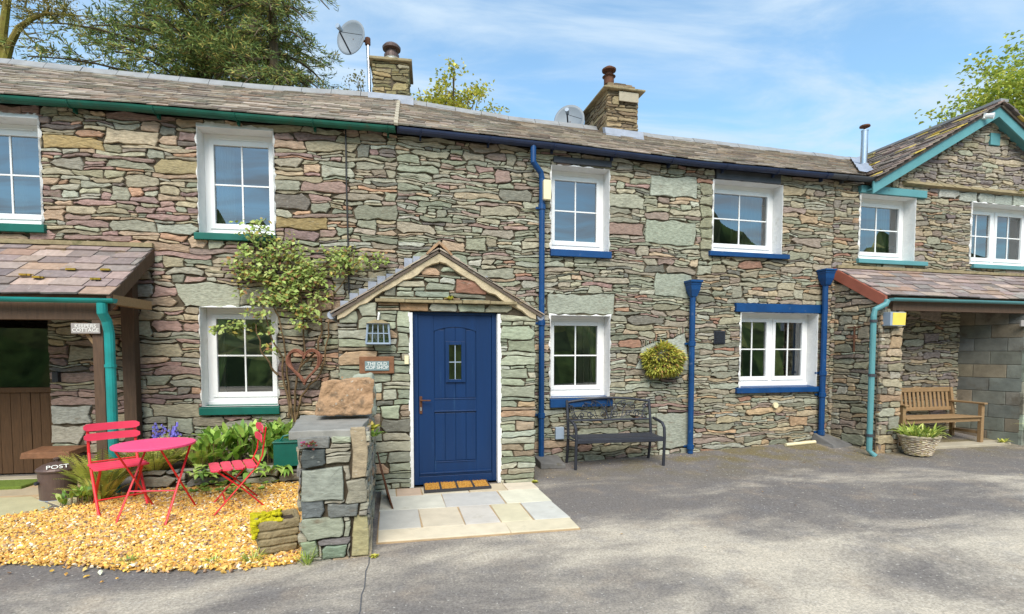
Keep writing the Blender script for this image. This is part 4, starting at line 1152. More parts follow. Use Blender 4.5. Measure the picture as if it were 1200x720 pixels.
# every pebble a small block, one mesh: nobody could count them
N = 30000; V = []; Fc = []; Cc = []
cube = np.array([(-1, -1, -.6), (1, -1, -.6), (1, 1, -.6), (-1, 1, -.6), (-.7, -.7, 1), (.7, -.7, 1), (.7, .7, 1), (-.7, .7, 1)])
fcs = np.array([(3, 2, 1, 0), (4, 5, 6, 7), (0, 1, 5, 4), (1, 2, 6, 5), (2, 3, 7, 6), (3, 0, 4, 7)])
PAL_G2 = [(S(212, 162, 50), 5), (S(220, 186, 92), 4), (S(198, 140, 36), 3), (S(178, 140, 96), 2.4), (S(230, 220, 190), 1.6), (S(138, 108, 84), 1.4), (S(226, 180, 34), 4)]
R_ = random.Random(77); k = 0
def soft(p):     # ragged edge
    return inside(p, GR)
while k < N:
    x, y = R_.uniform(-4.0, -.66), R_.uniform(4.0, 6.4)
    if not soft((x+R_.gauss(0, .03+.08*(R_.random() < .10)), y+R_.gauss(0, .03+.08*(R_.random() < .10)))): continue
    s = R_.uniform(.006, .0135)*(1.25 if R_.random() < .12 else 1)
    rot = Matrix.Rotation(R_.uniform(0, 6.28), 3, 'Z') @ Matrix.Rotation(R_.gauss(0, .45), 3, 'X') @ Matrix.Rotation(R_.gauss(0, .45), 3, 'Y')
    sc = np.array([s*R_.uniform(.8, 1.5), s*R_.uniform(.7, 1.1), s*R_.uniform(.35, .7)])
    v = (cube*(1+nrg.uniform(-.28, .28, (8, 3))))*sc
    v = v @ np.array(rot).T+np.array([x, y, gz(x, y)+.012+R_.uniform(0, .016)])
    V.append(v); Fc.append(fcs+8*k); c = pick(PAL_G2, R_); Cc += [c]*6; k += 1
mb = MB(); mb.arrays(np.concatenate(V), np.concatenate(Fc), np.array(Cc))
tag(mb.build('gravel', M['pebble']), kind='stuff')
tag(bpy.context.scene.objects['gravel'], 'golden gravel spread under the bistro set', 'gravel')

# tar seam in the asphalt
mb = MB(); pts = [G(433+(418-433)*t/9+1.2*math.sin(t*2.1), 652+(735-652)*t/9) for t in range(10)]
for a, b in zip(pts[:-1], pts[1:]):
    mb.quad((a[0]-.004, a[1], .004), (b[0]-.005, b[1], .004), (b[0]+.004, b[1], .004), (a[0]+.003, a[1], .004))
tag(mb.build('tar_seam', mat('tar', (.10, .10, .105), .7)), kind='structure')

# porch paving: every slab a block of one sheet
mb = MB(); R_ = random.Random(15)
rows = [(4.315, 4.60, [(-.12, 1.02, S(206, 190, 160)), (1.02, 1.655, S(212, 198, 166))]),
        (4.60, 5.16, [(-.115, .27, S(158, 160, 162)), (.27, .66, S(192, 180, 158)), (.66, .99, S(186, 184, 178)), (.99, 1.31, S(206, 196, 162)), (1.31, 1.66, S(178, 186, 188))]),
        (5.16, 5.66, [(-.11, .55, S(184, 186, 178)), (.55, 1.17, S(150, 158, 168)), (1.17, 1.665, S(206, 202, 186))]),
        (5.66, 5.975, [(-.105, .06, S(176, 172, 160)), (.06, .34, S(190, 152, 122)), (.34, .86, S(176, 160, 140)), (.86, 1.30, S(186, 160, 130)), (1.30, 1.665, S(206, 190, 166))])]
for y0, y1, cs in rows:
    for x0, x1, c in cs:
        g = .006; j = [R_.uniform(-.008, .008) for _ in range(8)]
        z = .022+R_.uniform(0, .004)
        f = lambda x, y: (x, y-.0*(x), z)
        q4 = [(x0+g+j[0], y0+g+(j[1] if y0 > 4.4 else 0)), (x1-g+j[2], y0+g+(j[3] if y0 > 4.4 else 0)), (x1-g+j[4], y1-g+j[5]), (x0+g+j[6], y1-g+j[7])]
        mb.hexa([(x, y-.035*x, -.02) for x, y in q4]+[(x, y-.035*x, z) for x, y in q4], vary(tuple(k*.55+h*.45 for k, h in zip(c, S(206, 196, 176))), .07, .02, R_))
tag(mb.build('porch_paving', M['paving'], bevel=.004), kind='structure')
mb = MB(); mb.hexa([(x, y-.035*x, z) for z in (-.02, .014) for x, y in ((-.12, 4.32), (1.655, 4.32), (1.66, 6.0), (-.10, 6.0))]); tag(mb.build('paving_grout', M['grout']), kind='structure')
# flagstones and matting by the stable door
mb = MB(); flags = [[(-30, 586), (38, 583), (62, 594), (45, 606), (-30, 611)], [(-30, 571), (58, 573), (66, 580), (36, 582), (-30, 585)], [(40, 584), (68, 581), (112, 588), (70, 595)], [(47, 607), (64, 596), (78, 597), (60, 603)]]
for fl_ in flags:
    pts = [G(x, y, .07) for x, y in fl_]; n = len(pts); zt = .085
    cx, cy = sum(p[0] for p in pts)/n, sum(p[1] for p in pts)/n
    pp = [(cx+(p[0]-cx)*.985, cy+(p[1]-cy)*.97) for p in pts]
    mb.add([(x, y, zt-.06) for x, y in pp]+[(x, y, zt) for x, y in pp], [tuple(range(n, 2*n))]+[(i, (i+1) % n, n+(i+1) % n, n+i) for i in range(n)], vary(S(176, 164, 134), .1, .04, R_))
tag(mb.build('flagstones', M['paving'], bevel=.006), kind='structure')
FLp = [FL.pt(u, w, 0)[:2] for u, w in ((-6, .0), (-3.3, .0), (-3.3, .9), (-3.55, 1.35), (-6, 1.5))]
sheet('flagstone_bed', [tuple(p) for p in FLp], 'grout', .004, step=.06)
mb = MB(); mb.fbox(FL, -5.3, -4.05, .26, .62, .07, .115)
o = mb.build('doormat', M['fakegrass'], loc=FL.pt(-4.6, .45, .08), bevel=.008)
tag(o, 'green matting laid before the brown plank door', 'doormat')

# ------------------------------------------------------------------ leaves and plants
def leafquads(mb, pts, dirs, ups, L, W, cols, fold=.25):
    """A bulk of pointed leaves: each leaf two triangles folded along its midrib."""
    pts, dirs, ups = map(np.asarray, (pts, dirs, ups))
    L = np.asarray(L)[:, None]; W = np.asarray(W)[:, None]
    dirs = dirs/np.maximum(1e-6, np.linalg.norm(dirs, axis=1, keepdims=True))
    side = np.cross(dirs, ups); side /= np.maximum(1e-6, np.linalg.norm(side, axis=1, keepdims=True))
    nor = np.cross(side, dirs)
    tip = pts+dirs*L; l = pts+dirs*L*.45+side*W*.5+nor*W*fold; r = pts+dirs*L*.45-side*W*.5+nor*W*fold
    n = len(pts); V = np.stack([pts, r, tip, l], 1).reshape(-1, 3)
    base = np.arange(n)[:, None]*4
    F = np.concatenate([base+np.array([[0, 1, 2]]), base+np.array([[0, 2, 3]])], 1).reshape(-1, 3)
    C = np.repeat(np.asarray(cols), 2, axis=0)
    return mb.arrays(V, F, C)
def rdir(n, R=nrg):
    v = R.normal(size=(n, 3)); return v/np.linalg.norm(v, axis=1, keepdims=True)
def cols(pal, n, R=None):
    R = R or rng
    return np.array([pick(pal, R) for _ in range(n)])

def broadleaf(name, label, cat, base, height, cc, rad_, nl, pal, bark, lsize, seed, group=None, nlimb=26, spread=.34, trunk_r=.16, per=None):
    """A broadleaf tree: tapered trunk, limbs, and a crown of leaf clusters with gaps between them."""
    R = random.Random(seed); NR = np.random.default_rng(seed)
    t = thing(name, label, cat, base, group=group)
    b = Vector(base); c = Vector(cc)
    mb = MB(); top = b+(c-b)*.8
    trunk = [b, b+(top-b)*.35+Vector((R.uniform(-.15, .15), 0, 0)), b+(top-b)*.7+Vector((R.uniform(-.2, .2), R.uniform(-.2, .2), 0)), top]
    mb.tube(trunk, [trunk_r*1.15, trunk_r*.85, trunk_r*.6, trunk_r*.3], 8)
    P_, D_ = [], []
    for i in range(nlimb):
        while True:
            d = Vector((R.uniform(-1, 1), R.uniform(-1, 1), R.uniform(-1, 1)))
            if .3 < d.length < 1: break
        e = c+Vector((d.x*rad_[0], d.y*rad_[1], d.z*rad_[2]))
        s = b.lerp(top, R.uniform(.55, 1.)); m = s.lerp(e, .5)+Vector((R.uniform(-.2, .2), R.uniform(-.2, .2), R.uniform(0, .3)))*rad_[2]*.4
        mb.tube([s, m, e], [trunk_r*.3, trunk_r*.18, .012], 6)
        for j in range(4):
            q = m.lerp(e, R.uniform(.2, 1))+Vector((R.gauss(0, 1), R.gauss(0, 1), R.gauss(0, 1)))*min(rad_)*.28
            mb.tube([m.lerp(e, .3+.15*j), q], [.018, .006], 4); 
            k = nl//(nlimb*4); ctr = np.array(q)
            P_.append(ctr+NR.normal(size=(k, 3))*np.array(rad_)*spread*.42*np.array([1, 1, .7])); 
    P_ = np.concatenate(P_); n = len(P_)
    mb.build('trunk', M[bark], t)
    lf = MB(); D = rdir(n, NR)*np.array([1, 1, .6])-np.array([0, 0, .25]); U = rdir(n, NR)*.6+np.array([0, 0, 1])
    leafquads(lf, P_, D, U, NR.uniform(.6, 1.3, n)*lsize, NR.uniform(.5, .9, n)*lsize, cols(pal, n, R))
    lf.build('crown', M['leaf'], t)
    return t

def conifer(name, label, base, H, zlo, reach, seed, nbr, pal, sparse=1., trunk_r=.3, side=None, group=None, droop=.25, needle=.10):
    R = random.Random(seed); NR = np.random.default_rng(seed)
    t = thing(name, label, 'tree', base, group=group); b = Vector(base)
    mb = MB(); mb.tube([b, b+Vector((.1, 0, H*.5)), b+Vector((0, .1, H))], [trunk_r, trunk_r*.62, .03], 8)
    lf = MB(); PP, DD = [], []
    for i in range(nbr):
        z = zlo+(H*.97-zlo)*(i+R.random())/nbr
        L = reach*(1-(z-zlo)/(H-zlo))**.7*R.uniform(.6, 1.1)+.3
        a = R.uniform(0, 6.283) if side is None else side+R.gauss(0, .9)
        d = Vector((math.cos(a), math.sin(a), 0)); s = b+Vector((0, 0, z)); up = R.uniform(.05, .42)
        pts = []
        for k in range(7):
            f = k/6; pts.append(s+d*(L*f)+Vector((0, 0, L*(up*f-(droop+up*.6)*f*f)+.08*math.sin(3*f+i))))
        mb.tube(pts, [.045*(1-f_/7)+.008 for f_ in range(7)], 5)
        for k in range(1, 7):
            for sd_ in (-1, 1):
                for rep in range(2):
                    f = (k-R.random())/6; o = pts[0].lerp(pts[6], f); o.z = pts[min(6, int(f*6))].z
                    sl_ = L*.34*(1-.55*f)*R.uniform(.5, 1.2)+.12
                    dd = (d*.7+Vector((-d.y, d.x, 0))*sd_*R.uniform(.5, 1.1)+Vector((0, 0, R.uniform(-.35, .1)))).normalized()
                    e = o+dd*sl_+Vector((0, 0, -.12*sl_)); mb.tube([o, e], [.014, .005], 3, cap=False)
                    k_ = max(2, int(sl_*26*sparse)); tt = NR.uniform(.1, 1, k_)[:, None]
                    PP.append(np.array(o)+(np.array(e)-np.array(o))*tt+NR.normal(size=(k_, 3))*.045); DD.append(np.array(dd)+NR.normal(size=(k_, 3))*.6)
    PP, DD = np.concatenate(PP), np.concatenate(DD); n = len(PP)
    mb.build('trunk', M['bark'], t)
    leafquads(lf, PP, DD, rdir(n, NR), NR.uniform(.8, 1.9, n)*needle, NR.uniform(.18, .34, n)*needle, cols(pal, n, R))
    lf.build('crown', M['needle'], t)
    return t

PAL_CON = [(S(132, 150, 68), 5), (S(166, 164, 70), 3), (S(108, 134, 68), 6), (S(184, 162, 76), 1.4), (S(92, 112, 60), 2)]
PAL_YG = [(S(200, 196, 40), 4), (S(176, 182, 40), 4), (S(216, 206, 70), 2), (S(140, 150, 40), 2), (S(188, 168, 48), 1)]
PAL_YT = [(S(184, 192, 44), 4), (S(158, 176, 44), 5), (S(206, 204, 74), 2), (S(124, 144, 42), 2.5)]
PAL_SPR = [(S(142, 138, 66), 3), (S(118, 112, 56), 2), (S(160, 150, 84), 2)]
def foot(px, py, D):
    p = atdepth(px, py, D); return (p[0], p[1], 0.)
conifer('conifer_tree', 'wide dark conifer rising behind the left roof, its trunk left of the other', foot(236, 100, 17), 21., 5.5, 5.2, 3, 165, PAL_CON, 1.9, .3, needle=.13)
conifer('conifer_tree', 'slimmer sparse conifer just left of the satellite dish on its pole', foot(318, 100, 15), 18.5, 5.5, 2.3, 4, 95, PAL_CON, 1.4, .22, droop=.5)
# bare limbed tree at the far left
t = thing('bare_tree', 'nearly leafless tree with mossy limbs above the left end of the roof', 'tree', foot(2, 80, 13))
mb = MB(); A = lambda x, y, d=13: atdepth(x, y, d)
b0 = t.location
limbs = [([tuple(b0), A(-2, 200), A(3, 75)], [.22, .18, .13]), ([A(3, 80), A(3, 40), A(8, 5), A(12, -40), A(16, -90)], [.12, .10, .08, .06, .02]),
         ([A(4, 78), A(12, 52), A(22, 33), A(38, 22), A(54, 16)], [.11, .085, .07, .055, .04]), ([A(54, 16), A(72, 17), A(88, 18), A(103, 20)], [.035, .024, .016, .006]),
         ([A(54, 16), A(58, 8), A(50, 0), A(44, -20)], [.03, .024, .018, .01]), ([A(24, 32), A(36, 46), A(48, 56), A(64, 64)], [.03, .02, .014, .005]),
         ([A(8, 10), A(0, 2), A(-14, -8)], [.04, .03, .02]), ([A(38, 22), A(30, 8), A(33, -12)], [.025, .018, .008]), ([A(72, 17), A(78, 8), A(74, -4)], [.014, .01, .005])]
for p, r in limbs: mb.tube(p, r, 8)
PP = []; R_ = random.Random(17)
for p, r in limbs[2:]:
    for _ in range(26):
        i = R_.randrange(len(p)-1); s = Vector(tuple(p[i])).lerp(Vector(tuple(p[i+1])), R_.random())
        e = s+Vector((R_.gauss(0, .22), R_.gauss(0, .2), R_.gauss(.03, .2))); mb.tube([s, s.lerp(e, .5)+Vector((0, 0, .03)), e], [.012, .008, .003], 4, cap=False)
        for _k in range(9): PP.append(np.array(s.lerp(e, R_.uniform(.3, 1.05)))+nrg.normal(size=3)*.03)
mb.build('trunk', M['mossbark'], t)
PP = np.array(PP); n = len(PP); lf = MB(); leafquads(lf, PP, rdir(n), rdir(n), nrg.uniform(.03, .07, n), nrg.uniform(.02, .045, n), cols(PAL_SPR, n)); lf.build('crown', M['leaf'], t)
c = atdepth(530, 112, 19); broadleaf('young_tree', 'yellow green tree top showing above the ridge right of the first chimney', 'tree', (c[0], c[1], 0), 10, (c[0], c[1], c[2]-.45), (1.5, 1.3, 1.25), 6500, PAL_YG, 'bark', .14, 21, nlimb=22, trunk_r=.1)
c = atdepth(418, 104, 21); broadleaf('young_tree', 'small sparse tree top between the satellite dish pole and the conifers', 'tree', (c[0], c[1], 0), 10, (c[0], c[1], c[2]-.5), (.9, .9, 1.0), 1600, PAL_SPR, 'bark', .11, 22, nlimb=16, trunk_r=.07)
c = atdepth(1238, 118, 19); broadleaf('broadleaf_tree', 'bright yellow green tree rising behind the right gable', 'tree', (c[0], c[1], 0), 12, (c[0]+.6, c[1], c[2]-1.2), (4.0, 2.6, 3.0), 60000, PAL_YT, 'bark', .17, 23, nlimb=130, trunk_r=.22, spread=.25)

# wooded slope across the yard (seen in the window panes)
mb = MB(); R_ = random.Random(5)
V = []; 
nxh, nyh = 150, 14
for j in range(nyh):
    for i in range(nxh):
        x = -70+140*i/(nxh-1); f = j/(nyh-1)
        y = -9-12*f; z = 8.6*f**.62*(1+.22*math.sin(x*.31+1)+.14*math.sin(x*.83)+.10*math.sin(x*1.9+j))+R_.uniform(-.5, .5)*f*3.4
        mb.v.append((x, y, max(-.1, z) if j else -.2))
for j in range(nyh-1):
    for i in range(nxh-1):
        mb.f.append([j*nxh+i, j*nxh+i+1, (j+1)*nxh+i+1, (j+1)*nxh+i]); mb.c.append(vary(pick([(S(112, 132, 58), 3), (S(80, 100, 48), 3), (S(150, 156, 74), 2)], R_), .3))
tag(mb.build('wooded_hillside', mat('wood_canopy', None, .9, bump=1., bscale=3, var=.75, vscale=1.6, vdet=9., stain=(.02, .03, .012), stscale=.9, stthr=.5)), kind='structure')

def roughen(o, strength, size, sub=.012):
    m = o.modifiers.new('even_mesh', 'REMESH'); m.mode = 'VOXEL'; m.voxel_size = sub
    tx = bpy.data.textures.new('rough', 'CLOUDS'); tx.noise_scale = size; tx.noise_depth = 4
    m = o.modifiers.new('broken', 'DISPLACE'); m.texture = tx; m.strength = strength; m.mid_level = .5
# ------------------------------------------------------------------ garden wall, block, trough
gw = thing('garden_wall', 'dry stone garden wall ending in a slab topped pier left of the blue door', 'wall', (-.43, 4.9, 0))
GX0, GX1, GY0, GY1, GH = -.675, -.165, 4.09, 5.95, .955
R_ = random.Random(88); mb = MB()
FGf = Frame((0, GY0, 0), (1, 0, 0), (0, -1, 0)); 
def gleft(u, w, z): return np.array([GX0-w+.02, GY1-u, z])
def gright(u, w, z): return np.array([GX1+w-.02, GY0+u, z])
def gpx(x0, y0, x1, y1, c):
    a, b = FGf.uz(x0, y0), FGf.uz(x1, y1); return ((a[0], b[0], b[1], a[1]), c)
spG = [gpx(352, 549, 404, 584, S(136, 136, 126)), gpx(352, 585, 381, 607, S(104, 108, 110)), gpx(383, 590, 421, 604, S(112, 112, 108)), gpx(352, 608, 403, 629, S(136, 142, 124)), gpx(353, 633, 374, 652, S(138, 150, 122)),
       gpx(411, 500, 431, 561, S(156, 142, 116)), gpx(411, 604, 433, 650, S(160, 152, 116)), gpx(405, 563, 430, 588, S(136, 134, 118)), gpx(377, 638, 408, 651, S(116, 128, 110)), gpx(352, 527, 383, 546, S(78, 82, 82))]
for r in layout(GX0, GX1, lambda u: -.03, lambda u: GH, [s_[0] for s_ in spG], R_, .2, .05): stone(mb, FGf.pt, r, pick(PAL_W, R_), R_, .03, .003, .6, .5)
for r, c in spG: stone(mb, FGf.pt, r, vary(c, .06, .03, R_), R_, .032, .003, .5, .5)
for P, ln in ((gleft, GY1-GY0), (gright, GY1-GY0)):
    for r in layout(0, ln, lambda u: -.03, lambda u: GH-.0, [], R_, .3, .09): stone(mb, P, r, pick(PAL_W, R_), R_, .035, .006, 1.2, .6)
for r in layout(GX0, GX1, lambda u: GY0+.65, lambda u: GY1, [], R_, .22, .12): stone(mb, lambda u, w, z: np.array([u, z, GH-.01+w]), r, pick(PAL_W, R_), R_, .05, .006, 1.2, .6)
body = mb.build('stone_courses', M['cleanstone'], gw)
mb = MB(); mb.box(((GX0+GX1)/2, (GY0+GY1)/2, GH/2-.01), (GX1-GX0-.04, GY1-GY0-.04, GH-.02)); mb.build('mortar_core', M['mortar'], gw)
mb = MB()
sp_ = [G(338, 506, 1.0), G(421, 503.5, 1.0), G(436, 485, 1.0), G(352, 487, 1.0)]
n = 6; bot, tp_ = [], []
poly = []
for i in range(4):
    a, b = sp_[i], sp_[(i+1) % 4]
    for k in range(n): t_ = k/n; poly.append((a[0]+(b[0]-a[0])*t_+R_.uniform(-.008, .008), a[1]+(b[1]-a[1])*t_+R_.uniform(-.008, .008)))
m = len(poly); mb.add([(x, y, .935) for x, y in poly]+[(x*1., y, 1.0+R_.uniform(-.003, .003)) for x, y in poly], [tuple(range(m))[::-1], tuple(range(m, 2*m))]+[(i, (i+1) % m, m+(i+1) % m, m+i) for i in range(m)])
mb.build('cap_slab', mat('grey_slate_slab', S(138, 136, 130), .7, bump=.5, bscale=24, var=.25, vscale=6, lichen=.3), gw, bevel=.006)
# sandstone block standing on the wall
mb = MB(); R_ = random.Random(4)
yb = 4.72; pa = [onp for onp in ()]
def onY(x, y, Y): d = ray(x, y); return CP+d*(Y/d[1])
prof = [(369, 487), (370, 478), (374, 462), (378, 449), (390, 446), (405, 445.5), (420, 445), (431, 443.5), (436, 447), (437, 465), (436, 487)]
fr = [onY(x, y, yb) for x, y in prof]; n = len(fr); vs = []
for k, (dy, s_) in enumerate(((0, .96), (.03, 1.), (.24, .98), (.28, .92))):
    cx = sum(p[0] for p in fr)/n; cz = sum(p[2] for p in fr)/n
    for p in fr: vs.append((cx+(p[0]-cx)*s_+R_.uniform(-.008, .008), yb+dy+R_.uniform(-.012, .012), max(1.0, cz+(p[2]-cz)*s_+R_.uniform(-.006, .006)) if p[2] > 1.02 else 1.0))
mb.add(vs, [(k*n+i, k*n+(i+1) % n, (k+1)*n+(i+1) % n, (k+1)*n+i) for k in range(3) for i in range(n)]+[tuple(range(n)), tuple(range(3*n, 4*n))[::-1]])
o = mb.build('stone_block', M['block'], loc=(fr[0][0]+.2, yb+.14, 1.0), bevel=.02); roughen(o, .06, .14, .009); tag(o, 'rough reddish sandstone block resting on top of the garden wall', 'stone block')
mb = MB(); a, b = onY(441, 470, 5.3), onY(434, 437, 5.3)
c0 = (-.27, 5.35, .96); mb.hexa([(-.42, 5.25, .95), (-.13, 5.25, .95), (-.12, 5.5, .95), (-.42, 5.5, .95), (-.36, 5.28, 1.36), (-.15, 5.26, 1.40), (-.14, 5.42, 1.40), (-.37, 5.44, 1.35)])
o = mb.build('coping_stone', mat('pale_green_stone', S(150, 154, 138), .85, bump=.7, bscale=20, var=.2, vscale=8), loc=c0, bevel=.05); roughen(o, .04, .1, .012); tag(o, 'pale green stone standing upright behind the sandstone block on the wall', 'stone')
# low retaining wall in front of the bed
lw = thing('retaining_wall', 'low dry stone retaining wall holding the plant bed behind the gravel', 'wall', (-1.6, 6.3, .05))
FLW = Frame((-2.7, 6.27, 0), (1, 0, 0), (0, -1, 0)); mb = MB(); R_ = random.Random(90)
zbox = onY(352, 545, 6.2)[2]-.01
for r in layout(0, 2.02, lambda u: .02, lambda u: .30 if u < 1.5 else zbox-.03, [], R_, .3, .07): stone(mb, FLW.pt, r, pick(PAL_W, R_), R_, .04, .006, 1.2, .5)
mb.fbox(FLW, 0, 1.5, -.25, -.02, .0, .28, S(70, 64, 52)); mb.fbox(FLW, 1.5, 2.02, -.26, -.02, .0, zbox-.012, S(70, 64, 52))
mb.build('stone_courses', M['cleanstone'], lw)
mb = MB(); bed = [(-3.75, 6.35), (-.7, 6.30), (-.7, 7.05), (-3.75, 7.3)]; mb.hexa([(x, y, z) for z in (0, .26) for x, y in ((-2.7, 6.45), (-.7, 6.45), (-.7, 7.05), (-2.7, 7.2))]); tag(mb.build('planting_bed', M['soil']), kind='structure')
# stone trough
tr = thing('stone_trough', 'tapered stone trough with horizontal ridges and moss, at the gravel edge', 'planter', (-.9, 4.32, 0))
def ang(a): return a
th = math.atan2(4.40-4.29, -.735+1.0)
TC = Vector((-.885, 4.36, 0)); rz = rad(14)
mb = MB(); vs = []; lev = [(0, .76), (.012, .84), (.05, .86), (.060, .74), (.072, .88), (.11, .91), (.122, .78), (.134, .92), (.172, .95), (.184, .82), (.196, .97), (.24, 1.0), (.258, .97), (.262, .82), (.20, .74)]
hx, hy = .165, .145; n = 5; R_ = random.Random(3)
for z, s_ in lev:
    ring = []
    for (ax, ay, bx, by) in ((-1, -1, 1, -1), (1, -1, 1, 1), (1, 1, -1, 1), (-1, 1, -1, -1)):
        for k in range(n):
            t_ = (k+.0)/n; x, y = ax+(bx-ax)*t_, ay+(by-ay)*t_
            if k == 0: x *= .96; y *= .96
            ring.append((x, y))
    for x, y in ring:
        v = Matrix.Rotation(rz, 3, 'Z') @ Vector((x*hx*s_+R_.uniform(-.003, .003), y*hy*s_+R_.uniform(-.003, .003), z+.03)); vs.append(tuple(TC+v))
m = 4*n; mb.add(vs, [(k*m+i, k*m+(i+1) % m, (k+1)*m+(i+1) % m, (k+1)*m+i) for k in range(len(lev)-1) for i in range(m)]+[tuple(range(m))[::-1], tuple(range((len(lev)-1)*m, len(lev)*m))])
roughen(mb.build('trough_body', M['trough'], tr), .014, .05, .0045)
mb = MB()
for _ in range(160):
    v = Matrix.Rotation(rz, 3, 'Z') @ Vector((rng.uniform(-1.05, .15)*hx, rng.choice([-1, 1, 1])*hy*rng.uniform(.3, .98), .27+rng.uniform(0, .025)))
    if rng.random() < .35: v = Matrix.Rotation(rz, 3, 'Z') @ Vector((-hx*rng.uniform(.9, 1.04), rng.uniform(-1, 1)*hy, rng.uniform(.17, .28)))
    mb.box(TC+v, (rng.uniform(.02, .05), rng.uniform(.02, .05), rng.uniform(.015, .03)), rz=rng.uniform(0, 3), col=None)
mb.build('moss', M['moss'], tr, bevel=.006)
mb = MB(); mb.box(TC+Vector((0, 0, .24)), (.24, .2, .03), rz=rz); mb.build('soil', M['soil'], tr)
# rusty lattice leaning on the garden wall
mb = MB()
p0, p1, p2, p3 = G(447, 570, .03), G(458, 592, .03), None, None
A0, A1 = np.array([-.135, 5.72, .03]), np.array([-.07, 5.2, .03])
q00, q10 = A0+np.array([.10, 0, 0]), A1+np.array([.09, 0, 0]); q01, q11 = A0+np.array([-.0, .02, .47]), A1+np.array([-.02, 0, .40])
def lq(s, t): return q00*(1-s)*(1-t)+q10*s*(1-t)+q01*(1-s)*t+q11*s*t
for k in range(-8, 11):
    for sg in (1, -1):
        pts = []
        for f in np.linspace(0, 1, 12):
            s = k/10+f*.8*sg+(0 if sg > 0 else .8)*1.; t_ = f
            if 0 <= s <= 1: pts.append(lq(s, t_))
        if len(pts) > 1: mb.tube([pts[0], pts[-1]], .006, 5)
mb.tube([lq(0, 0), lq(1, 0), lq(1, 1), lq(0, 1), lq(0, 0)], .008, 6)
o = mb.build('lattice_panel', M['rust'], loc=A1); tag(o, 'small rusty metal lattice leaning against the garden wall beside the paving', 'lattice')

# ------------------------------------------------------------------ bistro set
tb_c = Vector((-2.16, 5.34, .05))
t = thing('bistro_table', 'round pink folding bistro table on the golden gravel', 'table', tb_c)
TH = .70
tl, trr = onY(134.5, 526, 5.40), onY(230.5, 517, 5.40)
tr_ = float(np.hypot(*(trr-tl)[:2]))/2*.97; tcx = (tl+trr)/2
mb = MB(); c = (tcx[0], 5.36, tb_c.z+TH)
TOPZ = c[2]
mb.lathe([(tr_-.03, -.02), (tr_-.004, -.022), (tr_, -.016), (tr_, -.002), (tr_-.004, .001), (0.001, .001)], c, 48, cap=False); mb.build('tabletop', M['pink'], t)
ft = [Vector(tuple(G(*k_, .04))) for k_ in ((134, 618), (193, 617), (182, 598), (231, 598))]
ft[2].z = ft[3].z = .06
ctr = Vector((c[0], c[1], TOPZ-.02))
def bar(mb, pts, w=.011, h=.006): mb.tube(pts, w, 8, flat=.55)
dxv = (ft[1]-ft[0]); dyv = (ft[2]-ft[0])
tops = {}
for i, (a, sgn) in enumerate(((0, 1), (1, 1), (2, -1), (3, -1))):
    side_off = -.5 if a in (0, 2) else .5
    tp2 = ctr+dxv*side_off*.92+Vector((dyv.x, dyv.y, 0))*(.42 if sgn > 0 else -.42); tops[a] = tp2
    mb = MB(); bar(mb, [ft[a], tp2]); mb.build('leg', M['red'], t)
for a, b, r in ((ft[0].lerp(tops[0], .40), ft[1].lerp(tops[1], .40), .010), (ft[0].lerp(tops[0], .02), ft[1].lerp(tops[1], .02), .008), (ft[2].lerp(tops[2], .02), ft[3].lerp(tops[3], .02), .008), (tops[0], tops[1], .010), (tops[2], tops[3], .010)):
    mb = MB(); bar(mb, [a, b], r); mb.build('cross_bar', M['pinkred'], t)

def make_chair():
    """Folding bistro chair, facing -Y in its own space, origin on the ground under the seat."""
    t = thing('bistro_chair', 'pink red folding chair left of the pink table, its back to the ferns', 'chair', group='folding chairs of the pink bistro set')
    W = .19
    for sx in (-1, 1):
        x = sx*W
        mb = MB(); mb.tube([(x, -.26, 0), (x, -.02, .27), (x, .15, .46), (x, .195, .56), (x, .232, .835)], .0125, 8, flat=.6); mb.build('back_post', M['red'], t, local=True)
        x = sx*(W-.028)
        mb = MB(); mb.tube([(x, .25, 0), (x, .02, .25), (x, -.19, .44)], .0125, 8, flat=.6); mb.build('leg', M['red'], t, local=True)
    mb = MB()
    for y in (-.20, -.10, 0, .10):
        n = 14; vs = []
        for i in range(n+1):
            u = i/n*2-1; hw = .044*(1-max(0, abs(u)-.86)**2*28)
            for yy, zz in ((-hw, -.008), (hw, -.008), (hw, .005), (-hw, .005)): vs.append((u*.215, y+yy, .455+zz))
        mb.add(vs, [(i*4+k, i*4+(k+1) % 4, (i+1)*4+(k+1) % 4, (i+1)*4+k) for i in range(n) for k in range(4)]+[(0, 1, 2, 3), (n*4, n*4+1, n*4+2, n*4+3)])
    mb.build('seat', M['pinkred'], t, local=True)
    for z in (.71, .805):
        mb = MB(); n = 16; vs = []
        for i in range(n+1):
            u = i/n*2-1; hh = .036*(1-max(0, abs(u)-.8)**2*14); y = .235-.05*(1-.0)+(z-.71)*.13+.03*(1-u*u)*.6
            for yy, zz in ((-.006, -hh), (.006, -hh), (.006, hh), (-.006, hh)): vs.append((u*.225, y+yy, z+zz))
        mb.add(vs, [(i*4+k, i*4+(k+1) % 4, (i+1)*4+(k+1) % 4, (i+1)*4+k) for i in range(n) for k in range(4)]+[(0, 1, 2, 3), (n*4, n*4+1, n*4+2, n*4+3)])
        mb.build('back_slat', M['pinkred'], t, local=True)
    for a, b in (((-W, -.24, .025), (W, -.24, .025)), ((-W+.028, .225, .028), (W-.028, .225, .028)), ((-W, .16, .47), (W, .16, .47)), ((-W, -.13, .15), (W, -.13, .15))):
        mb = MB(); mb.tube([a, b], .008, 6); mb.build('cross_bar', M['red'], t, local=True)
    return t
chair = make_chair()
def face(dx_, dy_): return math.atan2(dx_, -dy_)
chair.location = (-2.60, 5.74, .05); chair.rotation_euler = (0, 0, face(.55, -.83))
copy_thing(chair, (-1.46, 5.50, .03), face(-.94, -.34), 'pink red folding chair seen side on, right of the pink table')

